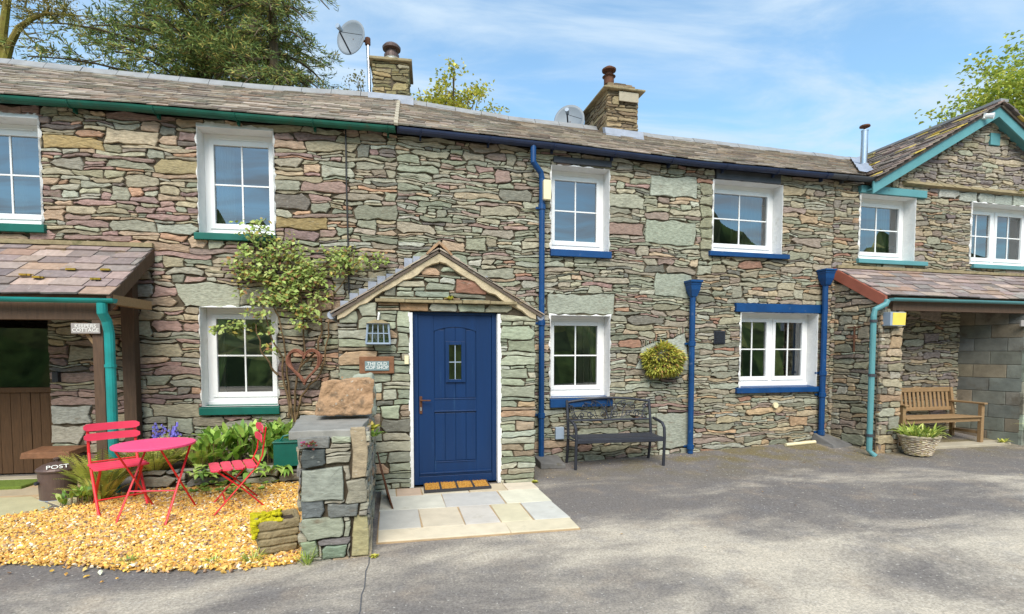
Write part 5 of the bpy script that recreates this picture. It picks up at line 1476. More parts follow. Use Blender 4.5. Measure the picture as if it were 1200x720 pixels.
# ------------------------------------------------------------------ benches
def bar2(mb, a, b, w, h, up=(0, 0, 1)):
    """Rectangular bar from a to b."""
    a, b = Vector(a), Vector(b); d = (b-a).normalized(); x = d.cross(Vector(up)).normalized()*w/2; y = x.cross(d).normalized()*h/2
    mb.hexa([a-x-y, a+x-y, a+x+y, a-x+y, b-x-y, b+x-y, b+x+y, b-x+y])
def metal_bench():
    t = thing('metal_bench', 'dark metal bench with scrolled back below the lower window right of the porch', 'bench', (3.08, 6.62, 0), rad(-3.5))
    W = .635; H = .42
    for sx in (-1, 1):
        x = sx*W
        mb = MB(); mb.tube([(x, -.20, 0), (x+.0, -.215, .25), (x, -.225, .42), (x, -.21, .55), (x, -.15, .605), (x, -.02, .625), (x, .13, .64)], .021, 8); mb.build('arm_leg', M['iron'], t, local=True)
        mb = MB(); mb.tube([(x*.985, .27, 0), (x*.985, .22, .2), (x*.985, .19, .42), (x*.985, .22, .65), (x*.985, .27, .905)], .021, 8); mb.build('back_leg', M['iron'], t, local=True)
    mb = MB()
    for k in range(6): mb.box((0, -.19+k*.068, H-.012+.006*abs(k-2.5)*.4), (2*W-.03, .052, .016))
    mb.box((0, -.225, H-.035), (2*W-.03, .02, .05)); mb.tube([(-W, -.21, H-.03), (-W, .19, H-.05)], .012, 6); mb.tube([(W, -.21, H-.03), (W, .19, H-.05)], .012, 6)
    mb.build('seat', M['iron'], t, local=True, bevel=.004)
    mb = MB(); bw = W*.975
    def bp(x, z): return (x, .19+(z-.42)*.165, z)
    n = 16
    mb.tube([bp(bw*(2*i/n-1), .875+.055*math.cos(math.pi*(i/n-.5))**1.0) for i in range(n+1)], .018, 8)
    mb.tube([bp(-bw, .615), bp(bw, .615)], .014, 8)
    mb.build('back_rail', M['iron'], t, local=True)
    mb = MB()
    def curve(fn, n=22, r=.0075): mb.tube([bp(*fn(i/(n-1))) for i in range(n)], r, 6, flat=.8)
    def spiral(cx, cz, r0, turns, a0, sg=1):
        curve(lambda f: (cx+r0*(1-.8*f)*math.cos(a0+sg*f*turns*6.283), cz+r0*(1-.8*f)*math.sin(a0+sg*f*turns*6.283)), 26)
    def bez(p0, p1, p2, p3):
        curve(lambda f: tuple((1-f)**3*p0[i]+3*(1-f)**2*f*p1[i]+3*(1-f)*f*f*p2[i]+f**3*p3[i] for i in (0, 1)), 18)
    for s in (-1, 1):
        spiral(s*.09, .70, .062, 1.4, math.pi/2, s); spiral(s*.075, .81, .05, 1.3, -math.pi/2, s)
        bez((s*.02, .625), (s*.02, .75), (s*.16, .92), (s*.26, .88)); spiral(s*.235, .84, .05, 1.3, math.pi/2, s)
        bez((s*.17, .625), (s*.22, .7), (s*.2, .85), (s*.36, .86)); spiral(s*.37, .81, .052, 1.4, math.pi/2, s)
        bez((s*.2, .64), (s*.33, .78), (s*.45, .76), (s*.58, .72)); spiral(s*.29, .70, .05, 1.3, 0, s)
        spiral(s*.42, .69, .048, 1.4, math.pi, -s); bez((s*.45, .63), (s*.55, .66), (s*.50, .80), (s*.60, .84)); spiral(s*.555, .80, .045, 1.3, 0, s)
        spiral(s*.53, .665, .035, 1.2, 0, -s)
        bez((s*.0, .64), (s*.06, .7), (s*.03, .85), (0, .92))
    mb.build('scrollwork', M['iron'], t, local=True)
    return t
metal_bench()
def wooden_bench():
    zf = .10
    t = thing('wooden_bench', 'weathered wooden slatted bench on the concrete floor of the right alcove', 'bench', (8.72, 6.62, zf), rad(-1))
    W = .80
    for sx in (-1, 1):
        mb = MB(); mb.box((sx*W, -.22, .315), (.06, .06, .63)); mb.build('leg', M['teak'], t, local=True, bevel=.005)
        mb = MB(); mb.box((sx*W, .23, .22), (.055, .06, .44)); bar2(mb, (sx*W, .23, .44), (sx*W, .29, .88), .055, .06, (0, 1, 0)); mb.build('leg', M['teak'], t, local=True, bevel=.005)
        mb = MB(); mb.box((sx*W, .0, .645), (.075, .58, .03)); mb.build('armrest', M['teak'], t, local=True, bevel=.008)
        mb = MB(); mb.box((sx*W, .0, .16), (.035, .42, .045)); mb.build('stretcher', M['teak'], t, local=True, bevel=.004)
    mb = MB()
    for k in range(6): mb.box((0, -.235+k*.083, .43-.004*k), (2*W+.05 if 0 else 2*W-.065, .07, .022))
    mb.box((0, -.22, .385), (2*W-.06, .03, .07)); mb.build('seat', M['teak'], t, local=True, bevel=.004)
    mb = MB(); bar2(mb, (-W+.03, .285, .845), (W-.03, .285, .845), .035, .075, (0, 0, 1)); bar2(mb, (-W+.03, .245, .52), (W-.03, .245, .52), .035, .06, (0, 0, 1)); mb.build('back_rail', M['teak'], t, local=True, bevel=.005)
    for k in range(17):
        x = -W+.09+k*(2*W-.18)/16; mb = MB(); bar2(mb, (x, .248, .55), (x, .282, .808), .048, .014, (0, 1, 0)); mb.build('back_slat', M['teak'], t, local=True)
    return t
wooden_bench()

# ------------------------------------------------------------------ pots and planters
def strap_leaves(mb, base, n, L, W, pal, R, spread=1., up=.8, droop=.7, segs=5):
    for i in range(n):
        a = R.uniform(0, 6.283); l = L*R.uniform(.6, 1.15); d = Vector((math.cos(a), math.sin(a), 0)); o = Vector(base)+d*R.uniform(0, .3)*spread*L
        s = Vector((-d.y, d.x, 0)); e = R.uniform(.3, 1.)*spread; w = W*R.uniform(.7, 1.2); vs = []
        for k in range(segs+1):
            f = k/segs; p = o+d*l*e*f+Vector((0, 0, l*(up*f-droop*e*f*f))); ww = w*(math.sin(math.pi*min(1, .12+f*.88))**.8)*.5+.0005
            vs += [p-s*ww, p+Vector((0, 0, -.15*ww)), p+s*ww]
        mb.add(vs, [(k*3+j, k*3+j+1, k*3+j+4, k*3+j+3) for k in range(segs) for j in range(2)], pick(pal, R))
PAL_STRAP = [(S(180, 198, 66), 4), (S(146, 176, 58), 4), (S(204, 212, 108), 2.5), (S(110, 142, 48), 1.6)]
def woven_pot(name, label, loc, r0, r1, h, seed, leaves=150):
    t = thing(name, label, 'planter', loc, group='woven planters by the alcove'); R = random.Random(seed)
    mb = MB(); n = 44; rows = 15; vs = []; cs = []
    for j in range(rows*2+1):
        f = j/(rows*2)
        for k in range(n):
            a = 2*math.pi*k/n; sq = 1/(max(abs(math.cos(a)), abs(math.sin(a))))
            r = (r0+(r1-r0)*f)*(.86+.14*min(sq, 1.25)); 
            r += .008*math.sin(math.pi*(j % 2 == 0))+(.008 if j % 2 else -.004)*(1 if ((k//2)+(j//2)) % 2 else -.4)
            vs.append((loc[0]+r*math.cos(a), loc[1]+r*math.sin(a), loc[2]+.02+h*f))
    fs = []
    for j in range(rows*2):
        for k in range(n):
            fs.append((j*n+k, j*n+(k+1) % n, (j+1)*n+(k+1) % n, (j+1)*n+k)); cs.append(pick([(S(196, 184, 162), 4), (S(168, 148, 122), 3), (S(140, 120, 98), 2), (S(188, 170, 110), 1.4)], R))
    b = len(mb.v); mb.v += vs; mb.f += [list(f) for f in fs]; mb.c += cs
    mb.lathe([(r1-.03, 0), (r1+.015, .0), (r1+.02, .02), (r1-.02, .025)], (loc[0], loc[1], loc[2]+.02+h), n, S(190, 176, 152), cap=False)
    mb.lathe([(.05, -.0), (.045, .03)], loc, 12, S(80, 70, 60))
    mb.build('basket', M['wicker'], t)
    mb = MB(); mb.lathe([(r1-.02, 0), (.01, .0)], (loc[0], loc[1], loc[2]+h-.01), 24, cap=False); mb.build('soil', M['soil'], t)
    mb = MB()
    for k in range(7):
        a = k*.9; strap_leaves(mb, (loc[0]+r1*.55*math.cos(a), loc[1]+r1*.55*math.sin(a), loc[2]+h), leaves//7, .34, .026, PAL_STRAP, R, 1., .95, .75)
    mb.build('foliage', M['leaf'], t)
    return t
bx = G(1071, 532, .07); woven_pot('woven_planter', 'woven planter of strappy green leaves in front of the stone pier', (7.72, 6.0, gz(7.72, 6.0)), .16, .25, .27, 4)
woven_pot('woven_planter', 'woven planter cut by the right edge, beside the pale alcove wall end', tuple(FM.pt(10.22, 1.06, gz(*FM.pt(10.22, 1.06, 0)[:2]))), .15, .23, .27, 6)
# brown enamel bin by the door
bl = FL.pt(-3.60, .86, 0); bl = Vector((-3.36, 6.22, .07))
t = thing('enamel_bin', 'brown lidded enamel bin with white lettering beside the plank door', 'bin', bl)
mb = MB(); mb.lathe([(.145, 0), (.15, .02), (.16, .30), (.163, .30), (.163, .315)], bl, 32); bb = mb.build('body', M['copper'], t, smooth=False)
mb = MB(); mb.lathe([(.15, .0), (.153, .0), (.153, .018), (.15, .018)], bl, 32); mb.build('base_band', M['greyplast'], bb)
mb = MB(); mb.lathe([(.172, .305), (.175, .32), (.165, .335), (.12, .365), (.06, .385), (.02, .39)], bl, 32); mb.lathe([(.014, .385), (.014, .41), (.03, .418), (.03, .428), (.01, .435)], bl, 14); lid = mb.build('lid', M['copper'], t)
mb = MB(); mb.tube([bl+Vector((-.10, -.135, .2)), bl+Vector((-.11, -.16, .2))], .018, 10); mb.build('lug', M['iron'], t)
def letters(txt, size, M4, name, parent, mt, extrude=.002, align='CENTER', spacing=1.):
    cu = bpy.data.curves.new('lettering', 'FONT'); cu.body = txt; cu.size = size; cu.extrude = extrude; cu.align_x = align; cu.align_y = 'CENTER'; cu.space_line = .8; cu.space_character = spacing; cu.offset = 0
    to = bpy.data.objects.new('lettering_curve', cu); COL.objects.link(to)
    bpy.context.view_layer.update()
    me = bpy.data.meshes.new_from_object(to.evaluated_get(bpy.context.evaluated_depsgraph_get()))
    bpy.data.objects.remove(to); bpy.data.curves.remove(cu)
    off = Vector(root_of(parent).location)
    me.transform(Matrix.Translation(-off) @ M4); me.name = name
    me.materials.clear(); me.materials.append(M[mt])
    o = bpy.data.objects.new(name, me); COL.objects.link(o); o.parent = parent; return o
def facing(F, u, w, z):
    p = F.pt(u, w, z); ux, n = Vector(F.u), Vector(F.n)
    m = Matrix(((ux.x, 0, n.x, p[0]), (ux.y, 0, n.y, p[1]), (0, 1, 0, p[2]), (0, 0, 0, 1))); return m
# lettering lies on the sloping lid
dirc = Vector((0-bl.x, 0-bl.y, 0)).normalized(); sx = Vector((-dirc.y, dirc.x, 0)); upv = (Vector((0, 0, 1))*.75-dirc*1.1).normalized(); nn = sx.cross(upv)
pp = bl+dirc*.140+Vector((0, 0, .357))
Mt = Matrix(((sx.x, upv.x, nn.x, pp.x), (sx.y, upv.y, nn.y, pp.y), (sx.z, upv.z, nn.z, pp.z), (0, 0, 0, 1)))
letters('POST', .075, Mt, 'lettering', lid, 'letter')
# teal planter box behind the garden wall
t = thing('planter_box', 'teal box planter standing on the low retaining wall behind the garden wall', 'planter', (-.98, 6.12, .3))
a0, a1 = onY(320, 520, 6.2), onY(352, 545, 6.2)
mb = MB(); x0, x1, z0, z1 = a0[0], a0[0]+.48, a1[2]-.01, a0[2]
mb.hexa([(x, y, z) for z in (z0, z1) for x, y in ((x0, 6.2), (x1, 6.2), (x1, 6.42), (x0, 6.42))])
mb.box(((x0+x1)/2, 6.31, z1+.008), (x1-x0+.02, .25, .016)); t.location = ((x0+x1)/2, 6.31, z0)
bx_ = mb.build('box', M['green'], t, bevel=.006)
mb = MB(); mb.tube([(x0+.06, 6.26, z1+.016), (x0+.10, 6.26, z1+.07), (x0+.17, 6.26, z1+.085)], .012, 6); mb.build('bracket', M['green'], t)

# coir doormat
mc = [G(x, y, .03) for x, y in ((496, 564.5), (567, 560), (576, 572.5), (497, 578))]
t = thing('doormat', 'coir doormat in a black rubber frame before the blue front door', 'doormat', (np.mean([p[0] for p in mc]), np.mean([p[1] for p in mc]), .027))
def mq(s, t_): return [mc[3][i]*(1-s)*(1-t_)+mc[2][i]*s*(1-t_)+mc[1][i]*s*t_+mc[0][i]*(1-s)*t_ for i in (0, 1)]
mb = MB()
def strip(mb, s0, s1, t0, t1, z0, z1): mb.hexa([(*mq(s, t_), z) for z in (z0, z1) for s, t_ in ((s0, t0), (s1, t0), (s1, t1), (s0, t1))])
strip(mb, 0, 1, 0, .08, .027, .052); strip(mb, 0, 1, .92, 1, .027, .052)
for k in range(5): strip(mb, max(0, k/4-.015), min(1, k/4+.015), .08, .92, .027, .0515)
mb.build('rubber_frame', M['rubber'], t)
mb = MB()
for k in range(4): strip(mb, k/4+.015, (k+1)/4-.015, .08, .92, .027, .044)
R_ = random.Random(3)
for k in range(1400):
    s, t_ = R_.random(), R_.uniform(.09, .91)
    if abs(s*4-round(s*4)) < .09: continue
    x, y = mq(s, t_); mb.tube([(x, y, .042), (x+R_.gauss(0, .008), y+R_.gauss(0, .006), .056)], .0018, 3, cap=False)
mb.build('coir_pile', M['coir'], t)
# cream plastic pipe lying at the foot of the wall
a, b = G(922, 515.5, .17), G(957, 514, .17)
mb = MB(); y = YF-.16; xa, xb = onY(921, 515, y)[0], onY(957, 514, y)[0]
mb.tube([(xa, y, gz(xa, y)+.028), (xb, y+.03, gz(xb, y)+.03)], .027, 10); o = mb.build('plastic_pipe', M['cream'], loc=(xa, y, gz(xa, y))); tag(o, 'short cream plastic pipe lying at the foot of the wall under the double window', 'pipe')

# ------------------------------------------------------------------ things hanging on the walls
def satellite(label, hub, pole_base, rdish, aim, seed):
    t = thing('satellite_dish', label, 'satellite dish', pole_base, group='satellite dishes on the roof')
    h = Vector(hub); p0 = Vector(pole_base); a = Vector(aim).normalized()
    mb = MB(); mb.tube([p0, Vector((p0.x-.02, p0.y, h.z+.05))], .026, 10); mb.build('pole', M['steel'], t)
    x = a.cross(Vector((0, 0, 1))).normalized(); y = x.cross(a).normalized(); c = h
    mb = MB(); n = 32; rings = 7; vs = []
    for k in range(rings+1):
        f = k/rings
        for i in range(n):
            an = 2*math.pi*i/n; v = c+(x*math.cos(an)*rdish*.92+y*math.sin(an)*rdish)*f+a*(.16*rdish*(f*f-1)*1.3); vs.append(tuple(v))
    fs = [(k*n+i, k*n+(i+1) % n, (k+1)*n+(i+1) % n, (k+1)*n+i) for k in range(rings) for i in range(n)]
    mb.add(vs, fs); o = mb.build('reflector', M['dish'], t, smooth=True); m = o.modifiers.new('thickness', 'SOLIDIFY'); m.thickness = .008; m.offset = 0
    mb = MB(); e = c+a*rdish*1.05-y*rdish*.35; mb.tube([c-y*rdish*.95-a*.02, e], .014, 6); mb.tube([c-x*rdish*.75, e], .005, 4); mb.build('feed_arm', M['iron'], t)
    mb = MB(); mb.tube([e+y*.05-a*.05, e+y*.06+a*.06], [.03, .04], 10); mb.build('receiver', M['greyplast'], t)
    mb = MB(); bk = c-a*.24*rdish; mb.tube([bk, Vector((p0.x-.02, p0.y, h.z))], .022, 8); mb.tube([Vector((p0.x-.02, p0.y, h.z-.06)), Vector((p0.x-.02, p0.y, h.z+.05))], .045, 8); mb.build('mount', M['rust'], t)
    return t
d1 = FL.uz(411, 44, -2.05); pb = FL.uz(433, 110, -2.1)
satellite('grey satellite dish on a tall pole left of the first chimney', tuple(FL.pt(d1[0], -2.05, d1[1])), tuple(FL.pt(pb[0], -2.12, pb[1]-.1)), .285, (-.50, -.85, .05), 1)
d2 = FM.uz(667, 141, -2.55)
satellite('grey satellite dish behind the ridge beside the second chimney', tuple(FM.pt(d2[0], -2.55, d2[1])), tuple(FM.pt(3.50, -2.6, 5.4)), .32, (-.42, -.86, .18), 2)

t = thing('wall_lantern', 'blue grey half lantern with small panes, on the porch left of the door', 'lantern', FP.pt(-.25, .1, 1.8))
v = pxrect(FP, 429, 379, 457, 403, .12); u0, u1, z0, z1 = v
mb = MB(); ct, wd, dp = (u0+u1)/2, (u1-u0)/2, .12
def lbar(a, b, r=.008): mb.tube([FP.pt(*a), FP.pt(*b)], r, 4)
tw, bw_ = wd*.86, wd
C8 = [(ct-bw_, .03, z0), (ct+bw_, .03, z0), (ct+bw_, dp, z0), (ct-bw_, dp, z0)]; T8 = [(ct-tw, .03, z1), (ct+tw, .03, z1), (ct+tw, dp*.9, z1), (ct-tw, dp*.9, z1)]
for i in range(4):
    lbar(C8[i], C8[(i+1) % 4], .012); lbar(T8[i], T8[(i+1) % 4], .010); lbar(C8[i], T8[i], .010)
for f in (.25, .5, .75): lbar(tuple(C8[3][k]*(1-f)+C8[2][k]*f for k in range(3)), tuple(T8[3][k]*(1-f)+T8[2][k]*f for k in range(3)), .006)
lbar(tuple((C8[3][k]+T8[3][k])/2 for k in range(3)), tuple((C8[2][k]+T8[2][k])/2 for k in range(3)), .006)
mb.fbox(FP, ct-bw_*.98, ct+bw_*.98, .0, dp, z0-.012, z0); mb.build('cage', M['greyplast'], t)
mb = MB(); mb.quad(*[FP.pt(*k) for k in ((C8[3][0], dp-.004, z0), (C8[2][0], dp-.004, z0), (T8[2][0], dp*.9-.004, z1), (T8[3][0], dp*.9-.004, z1))]); mb.build('pane', M['glass'], t)
mb = MB(); mb.hexa([FP.pt(*k) for k in ((ct-wd, .0, z1), (ct+wd, .0, z1), (ct+wd, dp+.02, z1), (ct-wd, dp+.02, z1), (ct-.04, .0, z1+.045), (ct+.04, .0, z1+.045), (ct+.04, .03, z1+.045), (ct-.04, .03, z1+.045))]); mb.build('lantern_roof', M['trough'], t)
mb = MB(); mb.tube([FP.pt(ct+.01, .03, z1+.12), FP.pt(ct+.01, .06, z1+.1), FP.pt(ct, .05, z1+.04)], .012, 6); mb.build('bracket', M['plaster'], t)
bp_ = FP.pt(ct-.01, .065, z0+.03); mb = MB(); mb.lathe([(.012, 0), (.03, .03), (.035, .06), (.02, .1), (.005, .11)], bp_, 12); mb.build('bulb', M['white'], t, smooth=True)

def sign(name, label, F, px, board, plate_px, plate, txt, size, wgap=.05):
    v = pxrect(F, *px, wgap); t = thing(name, label, 'sign', F.pt((v[0]+v[1])/2, wgap, v[2]))
    if board:
        mb = MB(); mb.fbox(F, v[0], v[1], .0, wgap, v[2], v[3]); mb.build('board', M[board], t, bevel=.008)
    w = pxrect(F, *plate_px, wgap+.012)
    mb = MB(); mb.fbox(F, w[0], w[1], wgap-.001, wgap+.012, w[2], w[3]); p = mb.build('plate', M[plate], t, bevel=.002)
    letters(txt, size, facing(F, (w[0]+w[1])/2, wgap+.0125, (w[2]+w[3])/2+.002), 'lettering', p, 'letter', .001)
    return t
sign('house_sign', 'slate sign reading THE OLD COP SHOP in a brown surround by the blue door', FP, (421, 418, 462, 438), 'rustwood', (427.5, 423.5, 456, 434.5), 'slateplate', 'THE OLD\nCOP SHOP', .052, .04)
sign('house_sign', 'grey sign reading KEEPERS COTTAGE hanging from the left lean-to beam', Frame(FL.pt(0, .88, 0), FL.u, FL.n), (83, 379, 117, 391), None, (83, 379, 117, 391), 'greyplate', 'KEEPERS\nCOTTAGE', .054, .11)

# wicker heart
mb = MB(); u0, u1, zt, zb = -1.37, -.96, 1.60, 1.145; R_ = random.Random(6); ct = (u0+u1)/2
for k in range(16):
    pts = []; ju = R_.uniform(.86, 1.04); jz = R_.uniform(.88, 1.04); ph = R_.uniform(0, 6)
    for i in range(41):
        a = 2*math.pi*i/40; x = 16*math.sin(a)**3; y = 13*math.cos(a)-5*math.cos(2*a)-2*math.cos(3*a)-math.cos(4*a)
        wv = .006*math.sin(9*a+ph)
        pts.append(FL.pt(ct+x/16*(u1-u0)/2*ju+wv, .14+.022*math.sin(3*a+ph), (zt+zb)/2+.03+(y-(-2.5))/14.5*(zt-zb)/2*jz*.98-.0+wv))
    mb.tube(pts, R_.uniform(.006, .010), 5, cap=False)
o = mb.build('wicker_heart', M['twig'], loc=FL.pt(ct, .14, (zt+zb)/2)); tag(o, 'heart of twisted brown twigs hanging on the wall among the rose stems', 'heart')

# wall basket of yellow green leaves
t = thing('wall_basket', 'bushy yellow green plant in a wall basket left of the middle blue pipe', 'plant', FM.pt(*[FM.uz(780, 420, .15)[0], .1, FM.uz(780, 420, .15)[1]]))
u_, z_ = FM.uz(779, 424, .15); mb = MB(); n = 12; vs = []
for r, dz_ in ((.19, .02), (.17, -.06), (.08, -.13)):
    for k in range(n): a = math.pi*k/(n-1); vs.append(FM.pt(u_+r*math.cos(a), .0+r*.8*math.sin(a), z_+dz_))
mb.add(vs, [(j*n+k, j*n+k+1, (j+1)*n+k+1, (j+1)*n+k) for j in range(2) for k in range(n-1)]); mb.build('half_basket', M['twig'], t)
PAL_BASK = [(S(196, 196, 54), 4), (S(160, 168, 48), 4), (S(218, 206, 80), 2), (S(190, 138, 74), 1.3), (S(104, 116, 40), 1.8)]
n = 2600; NR = np.random.default_rng(8); P0 = []
for _ in range(n):
    while True:
        d = NR.normal(size=3); d /= np.linalg.norm(d)
        if d[1] < .35: break
    rr = NR.uniform(.5, 1.)**.5; P0.append((np.array(FM.pt(u_, .10, z_+.02))+d*np.array([.34, .20, .25])*rr*(.92+.08*math.sin(5*math.atan2(d[2], d[0])))))
P0 = np.array(P0); D = (P0-np.array(FM.pt(u_, .05, z_+.05)))*np.array([1, 1, .8])+NR.normal(size=(n, 3))*.05-np.array([0, 0, .07])
lf = MB(); leafquads(lf, P0, D, rdir(n, NR)*.5+np.array([0, -.3, 1]), NR.uniform(.045, .09, n), NR.uniform(.018, .032, n), cols(PAL_BASK, n)); lf.build('foliage', M['leaf'], t)

# ------------------------------------------------------------------ planting in the front garden
PAL_FERN = [(S(200, 204, 72), 4), (S(216, 208, 88), 3), (S(172, 184, 66), 3), (S(140, 156, 60), 1.2)]
PAL_BROAD = [(S(150, 188, 60), 4), (S(172, 204, 84), 3), (S(124, 168, 52), 4), (S(92, 138, 44), 1.5), (S(188, 208, 110), 1)]
def fern(label, base, n, L, seed, pal=PAL_FERN, group=None, spread=1.):
    R = random.Random(seed); NR = np.random.default_rng(seed)
    t = thing('fern', label, 'plant', base, group=group); st = MB(); P_, D_, U_, LL_ = [], [], [], []
    for i in range(n):
        a = R.uniform(0, 6.283); d = Vector((math.cos(a), math.sin(a), 0)); e = R.uniform(.25, .8)*spread; l = L*R.uniform(.7, 1.15)
        pts = [Vector(base)+d*(.04+l*e*f)+Vector((0, 0, l*(1.0*f-.55*e*f*f-.1*f*f))) for f in np.linspace(0, 1, 9)]
        st.tube(pts, [.004-.0003*k for k in range(9)], 4, cap=False)
        for k in range(20):
            f = .08+.92*k/20; i0 = min(7, int(f*8)); p = pts[i0].lerp(pts[i0+1], f*8-i0); tg = (pts[i0+1]-pts[i0]).normalized(); sd_ = tg.cross(Vector((0, 0, 1))).normalized()
            for s in (-1, 1): P_.append(p); D_.append(sd_*s+tg*.45+Vector((0, 0, -.12))); U_.append(sd_.cross(tg)); LL_.append(l*.15*math.sin(math.pi*(.12+.85*f))+.010)
    st.build('stems', M['stem'], t); lf = MB(); m = len(P_)
    leafquads(lf, [tuple(p) for p in P_], [tuple(p) for p in D_], [tuple(p) for p in U_], np.array(LL_), np.array(LL_)*.20, np.repeat(cols(pal, n, R), 40, axis=0), .08); lf.build('fronds', M['leaf'], t)
    return t
gF = 'ferns along the foot of the left cottage'
def gl(x, y, z=0): return (x, y, max(gz(x, y), z))
fern('yellow green fern behind the left chair, nearest the brown post', gl(-2.95, 6.2), 46, .66, 101, group=gF)
fern('yellow green fern between the left chair and the pink table', gl(-2.55, 6.42, .2), 46, .6, 102, group=gF)
fern('low yellow green fern spilling by the enamel bin', gl(-2.85, 5.95), 30, .42, 103, group=gF)
fern('yellow green fern standing behind the pink table', gl(-2.15, 6.6, .2), 34, .52, 104, group=gF)
def leafy(label, base, n, L, W, seed, pal=PAL_BROAD, cat='plant', name='leafy_plant', group=None, rad__=.2, up=1., droop=.8, h0=.15):
    R = random.Random(seed); t = thing(name, label, cat, base, group=group); mb = MB(); sm = MB()
    for k in range(n):
        a = R.uniform(0, 6.283); r = rad__*math.sqrt(R.random()); b = Vector(base)+Vector((r*math.cos(a), r*math.sin(a)*.7, 0)); h = R.uniform(.2, 1.)*h0
        sm.tube([b, b+Vector((0, 0, h))], .004, 4, cap=False)
        strap_leaves(mb, tuple(b+Vector((0, 0, h))), 5, L, W, pal, R, .8, up, droop, 4)
    sm.build('stems', M['stem'], t); mb.build('foliage', M['leaf'], t); return t
gB = 'broad leaved perennials in the bed'
leafy('broad leaved green clump under the lower left window', gl(-1.95, 6.62, .24), 34, .23, .065, 111, group=gB, rad__=.34, h0=.34)
leafy('broad leaved green clump behind the side on chair', gl(-1.48, 6.66, .24), 40, .24, .065, 112, group=gB, rad__=.36, h0=.40)
leafy('broad leaved green clump next to the teal box planter', gl(-1.12, 6.78, .24), 26, .24, .06, 113, group=gB, rad__=.25, h0=.38)
leafy('green leaves hanging over the retaining wall behind the table legs', gl(-1.75, 6.28, .22), 22, .24, .06, 114, group=gB, rad__=.34, h0=.08, up=.5, droop=.9)
leafy('green leaves hanging over the retaining wall near the teal box', gl(-1.22, 6.30, .22), 10, .26, .04, 115, group=gB, rad__=.22, h0=.08, up=.6, droop=1.)
leafy('low round leaved cover at the foot of the retaining wall', gl(-1.75, 6.16), 46, .075, .06, 116, group=gB, rad__=.55, h0=.08, up=.5, droop=.4)
leafy('bright green feathery tuft beside the enamel bin', gl(-2.98, 5.86), 26, .13, .035, 117, group=gB, rad__=.2, h0=.13)
# bluebells
bb_ = FL.pt(-2.72, .25, 0); t = thing('bluebell_clump', 'violet blue bluebells against the wall behind the pink table', 'flowers', (bb_[0], bb_[1], .2))
R_ = random.Random(9); st, pe, lv = MB(), MB(), MB()
for k in range(12):
    x, y = bb_[0]+R_.gauss(0, .09), bb_[1]+R_.gauss(0, .05); h = R_.uniform(.46, .64); l = R_.gauss(0, .05)
    pts = [(x, y, .15), (x+l*.4, y, .15+h*.6), (x+l, y, .15+h)]; st.tube(pts, .004, 4, cap=False)
    for j in range(9):
        f = .68+.34*j/9; p = (x+l*f+R_.gauss(0, .014), y+R_.gauss(0, .014), .15+h*f); pe.lathe([(.004, .0), (.013, -.01), (.016, -.028)], p, 6, vary(S(150, 142, 236), .12, .08, R_), cap=False)
strap_leaves(lv, (bb_[0], bb_[1], .2), 30, .36, .02, PAL_BROAD, R_, .6, 1., .6)
st.build('stems', M['stem'], t); pe.build('petals', M['petal'], t); lv.build('foliage', M['leaf'], t)
# pink flower tuft growing in the wall, weeds on the wall top
def weed(label, base, n, L, W, pal, seed, up=.8, name='weed', group='weeds growing in stone and gravel'):
    t = thing(name, label, 'plant', base, group=group); mb = MB(); strap_leaves(mb, base, n, L, W, pal, random.Random(seed), .9, up, .8, 4); mb.build('foliage', M['leaf'], t); return t
weed('yellow green weed on the garden wall beside the cap slab', (-.155, 4.72, .90), 36, .13, .03, PAL_YG, 121)
weed('green weed rooted in the inner side of the garden wall', (-.15, 4.98, .80), 30, .13, .03, PAL_BROAD, 122)
weed('weed growing on the garden wall top near the porch', (-.18, 5.5, .97), 26, .14, .02, PAL_YG, 123)
weed('yellow weed on the slate ledge over the door', tuple(FP.pt(.57, .05, 2.20)), 26, .07, .03, PAL_YG, 124)
weed('grass tuft at the foot of the garden wall end', (-.62, 4.04, .0), 40, .14, .008, PAL_STRAP, 125, 1.1)
weed('grass tuft before the stone trough', (-1.02, 4.15, .0), 46, .13, .008, PAL_STRAP, 126, 1.1)
weed('grass tuft at the gravel edge below the table', tuple(G(150, 662)), 40, .11, .008, PAL_STRAP, 127, .9)
weed('grass tuft at the gravel edge left of the trough', tuple(G(250, 662)), 46, .11, .008, PAL_STRAP, 128, .9)
weed('tiny yellow weed at the right foot of the porch', (1.72, 5.95, .0), 30, .06, .03, PAL_YG, 129)
weed('small weed at the foot of the alcove block wall', tuple(FM.pt(9.72, .72, .1)), 26, .14, .03, PAL_FERN, 130)
weed('moss cushion where the teal bargeboard meets the string course', tuple(FM.pt(7.86, .1, 4.37)), 26, .08, .04, PAL_YG, 131)
weed('moss tuft on the string course near the right edge', tuple(FM.pt(10.9, .08, 4.46)), 20, .06, .04, PAL_YG, 132)
weed('small yellow weed at the right foot of the garden wall end', (-.13, 4.06, .0), 26, .05, .02, PAL_YG, 134)
t = thing('wall_flower', 'tiny pink flowers rooted in the front of the garden wall', 'flowers', FGf.pt(*[FGf.uz(364, 520)[0], .03, FGf.uz(364, 520)[1]]))
mb = MB(); R_ = random.Random(13); b = Vector(t.location)
for k in range(16): mb.lathe([(.003, 0), (.009, .006), (.010, .012)], b+Vector((R_.gauss(0, .03), -.03-abs(R_.gauss(0, .01)), R_.gauss(0, .016))), 6, pick([(S(206, 70, 150), 2), (S(140, 70, 60), 2)], R_), cap=False)
mb.build('petals', M['petal'], t); mb = MB(); strap_leaves(mb, tuple(b), 22, .05, .012, PAL_BROAD, R_, .9, .6, .8, 3); mb.build('foliage', M['leaf'], t)

